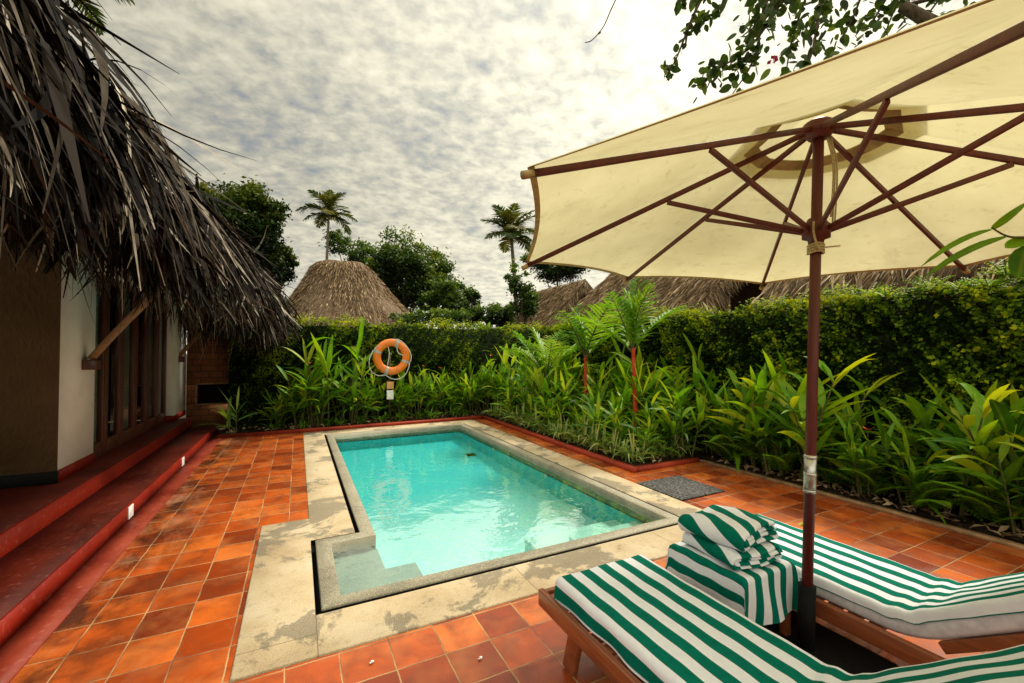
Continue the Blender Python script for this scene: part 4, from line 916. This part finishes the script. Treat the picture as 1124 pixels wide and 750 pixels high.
# side table under a striped towel
TB = (2.145, 1.625, 0.); st = tag(empty('side_table', TB), 'small dark wood side table hidden under a striped towel', 'side table')
mb = MB(); bbox(mb, (0, 0, .44), (.39, .46, .03), .006); mb.build('table_top', M['teak'], st)
for sx_ in (-1, 1):
    for sy_ in (-1, 1):
        mb = MB(); bbox(mb, (sx_*.165, sy_*.2, .2125), (.04, .04, .425), .005); mb.build('leg', M['teak'], st)
def tabledrape():
    mb = MB(); hx, hy, r = .205, .235, .02; dx, dyn = .20, .235
    def prof(u, h):
        au = abs(u); sg = 1 if u > 0 else -1
        if au < h-r: return u, 0.
        if au < h-r+1.57*r: t = (au-h+r)/r; return sg*(h-r+r*math.sin(t)), r*(1-math.cos(t))
        return sg*h, r+au-(h-r+1.57*r)
    us = np.linspace(-(hx+dx), hx+dx, 70); vs = np.linspace(-(hy+dyn), hy+.12, 70); V = []; UV = []
    for v in vs:
        for u in us:
            x, du_ = prof(u, hx); y, dv_ = prof(v, hy); dn = max(du_, dv_); over = min(du_, dv_)
            flare = .02+.03*math.sin(u*19+v*11)
            x += np.sign(u)*(flare*.25*max(0, du_-.03)/.1+.30*over*.6); y += np.sign(v)*(flare*.25*max(0, dv_-.03)/.1+.30*over*.6)
            z = -dn-.55*over+.0025*math.sin(u*37+v*21)+.002*math.sin(v*43-u*13)
            z = max(z, -.30)
            V.append((x, y, z)); UV.append((u, v))
    n = 70; i = (np.arange(n-1)[:, None]*n+np.arange(n-1)).ravel(); mb.add(V, np.stack([i, i+1, i+n+1, i+n], 1), .5, UV); return mb
o = tabledrape().build('striped_towel', M['towel_wide'], None, True); o.location = (TB[0], TB[1], .464); tag(o, 'green and white striped towel draped as a cloth over the side table', 'towel')
def folded(name, loc, rz, w, l, th, label, tilt=0., seed=0, slant=0., mat='towel_wide'):
    """towel folded over twice: round fold on the left, layers showing at the near end and on the right"""
    r2, r1 = th*1.5, th*.5; zc = th*2; xr = w/2; xl = -w/2+r2; path = []
    for x in np.linspace(xr-.012, xl, 14): path.append((x, zc+r2))
    for t in np.linspace(.15, math.pi-.15, 12): path.append((xl-r2*math.sin(t)*1.05, zc+r2*math.cos(t)))
    for x in np.linspace(xl, xr-r1, 14): path.append((x, zc-r2))
    for t in np.linspace(.2, math.pi-.2, 7): path.append((xr-r1+r1*1.3*math.sin(t), zc-th-r1*math.cos(t)))
    for x in np.linspace(xr-r1, xl, 14): path.append((x, zc-r1))
    for t in np.linspace(.2, math.pi-.2, 7): path.append((xl-r1*math.sin(t), zc-r1*math.cos(t)))
    for x in np.linspace(xl, xr-.004, 14): path.append((x, zc+r1))
    path = np.array(path); T = nrm(np.gradient(path, axis=0)); N_ = np.stack([-T[:, 1], T[:, 0]], 1); hh = th*.46
    arc = np.concatenate([[0], np.cumsum(np.linalg.norm(np.diff(path, axis=0), axis=1))])
    m = len(path); A_, B_ = path+N_*hh, path-N_*hh; ysn = np.linspace(-l/2, l/2, 40); mb = MB(); V = []; UV = []
    for y in ysn:
        e = abs(y)/(l/2); rd = hh*.75*max(0, (e-.93)/.07)**2
        for P, sg in ((A_, 1), (B_, -1)):
            jag = .010*np.sin(np.arange(m)*.13+seed*2+(arc*9))*(1 if y < 0 else -1)*(e > .5)*(e-.5)*2
            sgn_z = np.where(sg > 0, 1, -1); Q = path+(P-path)*(1-.8*max(0, (e-.95)/.05)**2)
            crown = 1+.10*(1-e**2)-.06*e**4; z = Q[:, 1]*crown+.004*np.sin(Q[:, 0]*23+y*15+seed)+.003*np.sin(y*31+Q[:, 0]*9)
            x = Q[:, 0]+.006*math.sin(y*13+seed)
            for q in range(m): V.append((x[q], y+jag[q], max(z[q], .0))); UV.append((arc[q]*math.cos(slant)-y*math.sin(slant)+seed*.043, y))
    n = 2*m; i = np.arange(len(ysn)-1)[:, None]*n; j = np.arange(m-1)[None]
    F1 = np.stack([i+j, i+j+1, i+n+j+1, i+n+j], -1).reshape(-1, 4); F2 = F1[:, ::-1]+m
    jj = np.arange(m-1); last = (len(ysn)-1)*n
    C1 = np.stack([jj, m+jj, m+jj+1, jj+1], 1); C2 = np.stack([jj, jj+1, m+jj+1, m+jj], 1)+last
    i1 = np.arange(len(ysn)-1)*n; E1 = np.stack([i1, i1+n, i1+n+m, i1+m], 1); E2 = np.stack([i1+m-1, i1+2*m-1, i1+n+2*m-1, i1+n+m-1], 1)
    mb.add(V, np.concatenate([F1, F2, C1, C2, E1, E2]), .5, UV)
    o = mb.build(name, M[mat], None, True); o.location = loc; o.rotation_euler = (tilt, 0, rz); tag(o, label, 'towel'); return o
folded('folded_towel', (2.15, 1.62, .470), R_(-5), .34, .37, .019, 'lower folded green and white towel of the stack on the side table', 0, 1, R_(-16), 'towel_bold')
folded('folded_towel', (2.15, 1.64, .548), R_(6), .33, .36, .025, 'top folded striped towel, plumpest of the stack on the side table', R_(-2), 3, R_(-28), 'towel_bold')

# ------------------------------------------------------------------ small things on the terrace
mb = MB(); bbox(mb, (3.95, 3.62, .010), (.68, .66, .016), .005); tag(mb.build('rubber_mat', M['mat']), 'black looped rubber doormat on the tiles by the pool corner', 'mat')
for x, y, lb_ in ((.345, 2.30, 'white fallen petal on the tile nearest the stone surround'), (.845, 2.08, 'white fallen petal on the tile left of the lounger')):
    mb = MB(); diamonds(mb, [(x, y, .008), (x+.008, y+.006, .009)], [(0, .1, 1), (.1, 0, 1)], .02, .9); tag(mb.build('fallen_petal', M['white']), lb_, 'petal')
mb = MB(); leaves(mb, [(4.05, 2.35, .006)], [(1, .4, .12)], .11, .04, .1, .3, 4, .2, .95, 'oval'); tag(mb.build('fallen_leaf', M['leaf_light']), 'yellowing fallen leaf on the tiles behind the parasol pole', 'leaf')
mb = MB(); tube(mb, [(4.75, 4.2, 0), (4.76, 4.21, .3)], .014, 8); 
sk = tag(mb.build('garden_stake', M['umb_wood']), 'thin brown wooden stake at the corner of the pool-side bed', 'stake'); sk.location = (.3, .35, 0)

# ------------------------------------------------------------------ huts behind the walls
hut = tag(empty('thatched_hut', (1.75, 18, 0)), 'round hut with blunt conical thatch behind the back wall', 'hut')
prof = [(5.0, .7), (4.96, .93), (4.75, 1.10), (4.3, 1.40), (3.75, 1.80), (3.42, 2.06), (3.36, 2.12), (3.0, 2.42), (2.5, 2.86), (2.1, 3.22), (2.0, 3.15)]
mb = MB(); n = 64; V = []; a = np.arange(n)*2*np.pi/n
for z, r in prof:
    cx = 1.52+(5.0-z)*.14-1.75; wob = 1+.012*np.sin(a*7+z*3)+.008*np.sin(a*19-z*5); V.append(np.stack([cx+r*wob*np.cos(a)*1.02, r*wob*np.sin(a), np.full(n, z)+.03*np.sin(a*5)], 1))
V = np.concatenate(V); i = np.arange(len(prof)-1)[:, None]*n; j = np.arange(n)[None]; mb.add(V, np.stack([i+j, i+n+j, i+n+(j+1) % n, i+(j+1) % n], -1).reshape(-1, 4)); mb.F.append((np.array([list(range(n))]), 0))
hr_ = mb.build('roof', M['thatch'], hut, True)
def straw(mb, P, D, L0, W0, n_t, tb=.45, ts=.25, bend=.15):
    N = len(P); ribbons(mb, P, D+rng.normal(0, .18, (N, 3)), rng.uniform(.6, 1.3, N)*L0, rng.uniform(.6, 1.3, N)*W0, np.full(N, bend), rng.normal(0, 1, (N, 3)), 2, np.clip(rng.normal(tb, ts, N), 0, 1), 0*np.ones(N))
mb = MB(); N = 9000; zz_ = rng.uniform(2.0, 5.0, N); zs = np.array([p[0] for p in prof][::-1]); rs_ = np.array([p[1] for p in prof][::-1]); r = np.interp(zz_, zs, rs_)+.02; aa = rng.uniform(3.0, 6.5, N)
P = np.stack([1.52+(5-zz_)*.14-1.75+r*np.cos(aa), r*np.sin(aa), zz_], 1); D = np.stack([np.cos(aa)*.7, np.sin(aa)*.7, -.75+0*aa], 1); straw(mb, P, D, .22, .03, 2); s_ = mb.build('straw', M['strand_far'], hut); s_['kind'] = 'stuff'
mb = MB(); tube(mb, [(0, 0, 0), (0, 0, 2.4)], 2.4, 32); mb.build('wall', M['tan_wall'], hut)
def gable(name, label, x0, x1, y0, y1, ze, zr, nstraw, tb=.42, posts=()):
    """thatched roof whose visible slope faces the pool (ridge along y)"""
    rt = tag(empty(name, ((x0+x1)/2, (y0+y1)/2, 0)), label, 'hut'); inv = Matrix.Translation(-rt.location)
    xm = (x0+x1)/2; mb = MB(); th = .28; ny = 30; V = []
    P = [(x0, ze-.1), (x0, ze+th*.5), ((x0+xm)/2, (ze+zr)/2+th*.8), (xm, zr+th), ((x1+xm)/2, (ze+zr)/2+th*.8), (x1, ze+th*.5), (x1, ze-.1), (xm, zr)]
    ysx = np.linspace(y0, y1, ny)
    for yy in ysx:
        for x, z in P: V.append((x+rng.normal(0, .015), yy, z+.05*math.sin(yy*3+x)+rng.normal(0, .015)))
    n = len(P); i = np.arange(ny-1)[:, None]*n; j = np.arange(n)[None]; mb.add(V, np.stack([i+j, i+(j+1) % n, i+n+(j+1) % n, i+n+j], -1).reshape(-1, 4)); b = mb.n-len(V)
    for bb in (0, (ny-1)*n): mb.add([V[bb+q] for q in range(n)], [(0, 1, 2, 7), (7, 2, 3, 3+0)] if False else [(0, 1, 2, 7)]); mb.add([V[bb+q] for q in range(n)], [(7, 2, 3, 4)]); mb.add([V[bb+q] for q in range(n)], [(7, 4, 5, 6)])
    o = mb.build('roof', M['thatch'], rt); o.matrix_parent_inverse = inv
    mb = MB(); q = rng.random(nstraw)**.8; yy = rng.uniform(y0-.05, y1+.05, nstraw); Pq = np.stack([x0+(xm-x0)*q, yy, ze+th*.5+(zr+th*.5-ze)*q+.05], 1); D = np.tile(np.array([-.72, 0, -.6]), (nstraw, 1)); straw(mb, Pq, D, .38, .028, 2, tb, .25, .25)
    nn = nstraw//4; qq = rng.random(nn); Pq = np.stack([x0+(xm-x0)*qq, np.full(nn, y0)+rng.uniform(-.05, .15, nn), ze+th*.4+(zr-ze+th*.4)*qq], 1); D = np.tile(np.array([-.3, -.6, -.7]), (nn, 1)); straw(mb, Pq, D, .4, .028, 2, tb, .25, .3)
    o = mb.build('straw', M['strand_far'], rt); o.matrix_parent_inverse = inv; o['kind'] = 'stuff'
    mb = MB(); box(mb, x0+.9, x1-.9, y0+1.2, y1-.4, 0, ze+.1); o = mb.build('wall', M['door_wood'], rt); o.matrix_parent_inverse = inv
    for px_, py_ in posts:
        mb = MB(); tube(mb, [(px_, py_, 0), (px_, py_, ze+.4)], .06, 8); o = mb.build('post', M['pole_wood'], rt); o.matrix_parent_inverse = inv
    return rt
gable('thatched_hut', 'broad brown thatched hut behind the red-trunked palms, dark open gable end', 7.7, 13.2, 6.5, 11.8, 2.45, 4.5, 9000, .42, ((8.1, 6.75), (8.9, 6.7), (9.8, 6.7)))
gable('thatched_hut', 'thatched hut with shaggy pale eave right of the parasol pole', 7.4, 12.0, -3.2, 4.85, 2.42, 4.2, 9000, .6)
gable('thatched_hut', 'far thatched hut left of the parasol edge with dark ridge', 9.0, 13.0, 15.0, 19.5, 2.4, 4.35, 5000, .4)

# ------------------------------------------------------------------ trees beyond
def tree(name, label, loc, h, crown, nclump, nleaf, size, mat, trunk_r=.14, group=None, seed=0, zbase=.35):
    """crown: list of (cx,cy,cz,rx,ry,rz) lobes relative to loc"""
    rt = tag(empty(name, loc), label, 'tree', group); mt = MB(); mc = MB()
    top = np.array(crown[0][:3]); P = smoothpath([(0, 0, -.1), (top[0]*.15, top[1]*.15, h*zbase*.6), (top[0]*.6, top[1]*.6, top[2]*.8), top], 5); tube(mt, P, np.linspace(trunk_r, trunk_r*.3, len(P)), 8)
    for c in crown:
        c0, rr = np.array(c[:3]), np.array(c[3:])
        j = int(len(P)*.5); tube(mt, smoothpath([P[j], (P[j]+c0)/2+rng.normal(0, .1, 3), c0]), np.linspace(trunk_r*.5, trunk_r*.12, 13), 6, .5, False)
        for q in range(nclump):
            u = nrm(rng.normal(size=3)); rad = rng.uniform(.45, 1.05); cc_ = c0+u*rr*rad; 
            if rng.random() < .5: tube(mt, [c0+(cc_-c0)*.3, cc_], [trunk_r*.14, trunk_r*.04], 4, .5, False)
            cs = rr.mean()*rng.uniform(.12, .26); n = int(nleaf*rng.uniform(.6, 1.3)); pts = cc_+rng.normal(size=(n, 3))*cs*[1, 1, .7]
            lt = np.clip(.30+.30*u[2]+rng.normal(0, .10)+rng.normal(0, .12, n)+.25*(pts[:, 2]-cc_[2])/max(cs, .01)*.5, 0, 1)  # sunlit crown and clump tops painted in as a lighter leaf tint
            nv = rng.normal(size=(n, 3))*.7+[0, 0, .8]; diamonds(mc, pts, nv, size*rng.uniform(.6, 1.3, n), .55, lt)
    mt.build('trunk', M['bark'], rt); mc.build('crown', mat, rt); return rt
def tree_at(px, pyc, depth, wpx, hpx, name, label, nl=3, **kw):
    """a tree standing on the ground whose crown centre shows in that direction"""
    c = at(px, pyc, depth); s = depth/FPX; rx, rz = wpx*s/2, hpx*s/2; lobes = [(0, 0, c[2], rx*.7, rx*.7, rz*.75)]
    for q in range(nl): a = q*2.4+rng.uniform(0, 1); lobes.append((rx*.55*math.cos(a), rx*.55*math.sin(a), c[2]+rz*rng.uniform(-.5, .5), rx*.5, rx*.5, rz*.5))
    return tree(name, label, (c[0], c[1], 0), c[2], lobes, **kw)
tree_at(258, 262, 15, 105, 150, 'broadleaf_tree', 'dark bushy tree rising behind the cottage thatch', 4, nclump=34, nleaf=190, size=.15, mat=M['tree_dark'])
tree_at(296, 300, 17, 50, 70, 'broadleaf_tree', 'small dark tree between the cottage thatch and the round hut', 2, nclump=26, nleaf=140, size=.14, mat=M['tree_dark'])
tree_at(388, 276, 32, 62, 46, 'broadleaf_tree', 'sparse olive tree just above the round hut roof', 3, nclump=16, nleaf=90, size=.2, mat=M['tree_light'])
tree_at(446, 304, 27, 100, 88, 'broadleaf_tree', 'big rounded dark green tree right of the round hut', 5, nclump=30, nleaf=150, size=.2, mat=M['tree'])
tree_at(486, 326, 25, 50, 46, 'broadleaf_tree', 'low green tree tucked against the big rounded tree', 3, nclump=20, nleaf=110, size=.18, mat=M['tree_light'])
tree_at(514, 330, 30, 30, 50, 'casuarina_tree', 'slim pale feathery tree above the back wall', 2, nclump=14, nleaf=40, size=.26, mat=M['tree_light'])
tree_at(536, 345, 20, 70, 26, 'garden_shrub', 'yellow-green shrubs just showing over the back wall', 3, nclump=16, nleaf=50, size=.2, mat=M['tree_light'], trunk_r=.07)
tree_at(475, 350, 16, 90, 20, 'garden_shrub', 'pale shrub between the round hut and the back wall', 3, nclump=16, nleaf=50, size=.16, mat=M['tree_light'], trunk_r=.06)
tree_at(612, 296, 34, 80, 40, 'broadleaf_tree', 'dark tree line peeking under the left edge of the parasol', 3, nclump=22, nleaf=120, size=.22, mat=M['tree'])
tree_at(573, 325, 13, 34, 75, 'climber_tree', 'slender trunk wrapped in light green climber by the parasol edge', 3, nclump=16, nleaf=40, size=.12, mat=M['tree_light'], trunk_r=.09)
def cocos(px, py, depth, label, L, hpx=None, lean=(.3, .2), nfr=20):
    c = at(px, py, depth); return palm('coconut_palm', label, (c[0]-lean[0], c[1]-lean[1], 0), c[2], nfr, L, M['palm'], M['palm_bark'], .12, .075, lean, L*.36, L*.045, 26, (-.45, 1.75), 'palm', None, tint=.55, droop=(.5, .85))
cocos(361, 234, 30, 'tall coconut palm standing alone above the round hut', 2.1, nfr=18)
cocos(561, 258, 21, 'coconut palm beside the left tip of the parasol', 1.75, lean=(-.3, .3), nfr=22)
cocos(60, -30, 13, 'coconut palm whose fronds show above the cottage roof top', 1.9, lean=(.2, .2), nfr=18)
def banana(label, loc, n, L):
    rt = tag(empty('banana_plant', loc), label, 'plant'); mb = MB(); ms = MB(); tube(ms, [(0, 0, 0), (0, 0, loc_h)], [.09, .06], 8)
    a = rng.uniform(0, 6.28, n); el = rng.uniform(.7, 1.35, n); leaves(mb, np.tile([0, 0, loc_h-.05], (n, 1)), np.stack([np.cos(a)*np.cos(el), np.sin(a)*np.cos(el), np.sin(el)], 1), L*rng.uniform(.7, 1.1, n), L*.2, rng.uniform(.2, .5, n), rng.normal(0, .3, n), 7, .25, rng.uniform(.4, .7, n), 'oval'); ms.build('stem', M['stem'], rt); mb.build('foliage', M['leaf_light'], rt); return rt
loc_h = 1.9; c = at(532, 350, 14); banana('broad-leaved banana plant over the far corner of the walls', (c[0], c[1], 0), 9, 1.1)

# ------------------------------------------------------------------ bougainvillea overhanging from the right
bg_ = tag(empty('bougainvillea', (7.0, .6, 0)), 'bougainvillea branches hanging above the parasol with a few magenta bracts', 'climbing plant')
inv = Matrix.Translation((-7.0, -.6, 0)); mt, mc, mf = MB(), MB(), MB()
trunk = smoothpath([(7.0, .6, 0), (7.05, .9, 2.2), (6.9, 1.6, 4.4), (6.3, 2.4, 5.6)], 6); tube(mt, trunk, np.linspace(.12, .06, len(trunk)), 8)
def hang(pts, depth, n, size, dens=.12, rr=(.02, .006)):
    P = smoothpath(np.array([at(x, y, dd) for (x, y), dd in zip(pts, np.broadcast_to(depth, len(pts)))]), 8); tube(mt, P, np.linspace(rr[0], rr[1], len(P)), 5, .5, False)
    idx = rng.uniform(0, len(P)-1.001, n); i = idx.astype(int); f = (idx-i)[:, None]; Q = P[i]*(1-f)+P[i+1]*f+rng.normal(0, dens, (n, 3))
    nv = rng.normal(size=(n, 3))+[0, 0, -.5]; sz = size*rng.uniform(.6, 1.3, n); leaves(mc, Q, nv, sz*1.1, sz*.75, .15, rng.uniform(0, 6.28, n), 4, .12, np.clip(rng.normal(.45, .25, n), 0, 1), 'oval'); return P
root_ = (1250, -60)
D0 = 5.0
hang([root_, (1130, -70), (1000, -55), (900, -40), (830, -25), (780, -20)], D0, 220, .14, .16, (.022, .012))
tube(mt, smoothpath([trunk[-1], at(1250, -60, D0)], 3), .022, 6)
for pts, n, dn in [([(1060, -50), (1030, 0), (1010, 25)], 90, .16), ([(1000, -55), (985, 0), (970, 40)], 90, .16), ([(960, -50), (940, 10), (925, 40)], 70, .14), ([(920, -45), (900, 10), (890, 30)], 60, .10), ([(900, -40), (880, 10), (868, 50), (862, 85)], 80, .10), ([(880, -40), (850, 15), (820, 55), (790, 75), (768, 97)], 110, .07), ([(870, -38), (840, 20), (825, 70), (803, 105)], 90, .08), ([(905, -40), (895, 40), (885, 75), (880, 84)], 55, .07), ([(850, -30), (835, 20), (815, 40)], 60, .07),
    ([(800, -22), (790, 10), (770, 20), (765, 27)], 40, .04), ([(780, -20), (762, 15), (752, 40), (742, 65), (733, 80)], 26, .02), ([(780, -20), (760, -5), (745, 3)], 30, .05), ([(1000, -50), (960, 20), (950, 30)], 50, .12)]:
    hang(pts, D0+rng.uniform(-.4, .5), int(n*1.0), .10, dn)
hang([(731, 72), (735, 80), (733, 82)], D0, 16, .07, .03)
hang([(690, -30), (672, 8), (662, 30), (650, 44), (642, 47)], D0, 3, .04, .01, (.008, .005)); tube(mt, smoothpath([at(690, -30, D0), at(780, -60, D0), at(830, -25, D0)]), .008, 5)
pk = at(849, 67, D0); diamonds(mf, pk+rng.normal(0, .02, (8, 3)), rng.normal(size=(8, 3)), .06, .8); pk = at(768, 27, D0); 
for nm, m, mt_ in (('branch', mt, M['bark']), ('foliage', mc, M['bougain']), ('flower', mf, M['pink'])):
    o = m.build(nm, mt_, bg_); o.matrix_parent_inverse = inv
# shrub twig reaching in from the right edge
D1 = 1.95; p0 = np.array([5.35, .25, 0]); sh = tag(empty('leafy_shrub', tuple(p0)), 'shrub twig with dangling pointed leaves reaching in at the right edge', 'plant'); inv = Matrix.Translation(tuple(-p0)); mt, mc = MB(), MB()
tw = smoothpath([p0, (5.3, .25, 1.2), (4.6, .35, 1.88), at(1190, 275, D1), at(1140, 262, D1), at(1108, 260, D1), at(1088, 250, D1)], 6); tube(mt, tw, np.linspace(.016, .003, len(tw)), 6)
def lf(a, b, w, bend, t): 
    A, B = at(*a, D1), at(*b, D1); L = np.linalg.norm(B-A); leaves(mc, [A], [B-A+np.array([0, 0, bend*L])], L*1.03, w, bend, .9, 7, .15, t, 'oval')
lf((1088, 250), (1126, 224), .065, -.1, .55); lf((1088, 252), (1026, 290), .028, .35, .5); lf((1104, 260), (1028, 303), .034, .3, .45); lf((1125, 262), (1104, 272), .055, .0, .6); lf((1128, 270), (1117, 305), .09, .0, .35); lf((1150, 262), (1128, 240), .1, .1, .5); lf((1160, 272), (1140, 310), .12, 0, .4)
for nm, m, mt_ in (('stem', mt, M['stem']), ('foliage', mc, M['leaf'])):
    o = m.build(nm, mt_, sh); o.matrix_parent_inverse = inv

# ------------------------------------------------------------------ render settings
scene.render.engine = 'CYCLES'
scene.view_settings.view_transform = 'Standard'; scene.view_settings.look = 'None'; scene.view_settings.exposure = 0; scene.view_settings.gamma = 1
scene.cycles.use_denoising = True; scene.cycles.max_bounces = 8; scene.cycles.transparent_max_bounces = 12; scene.cycles.diffuse_bounces = 3
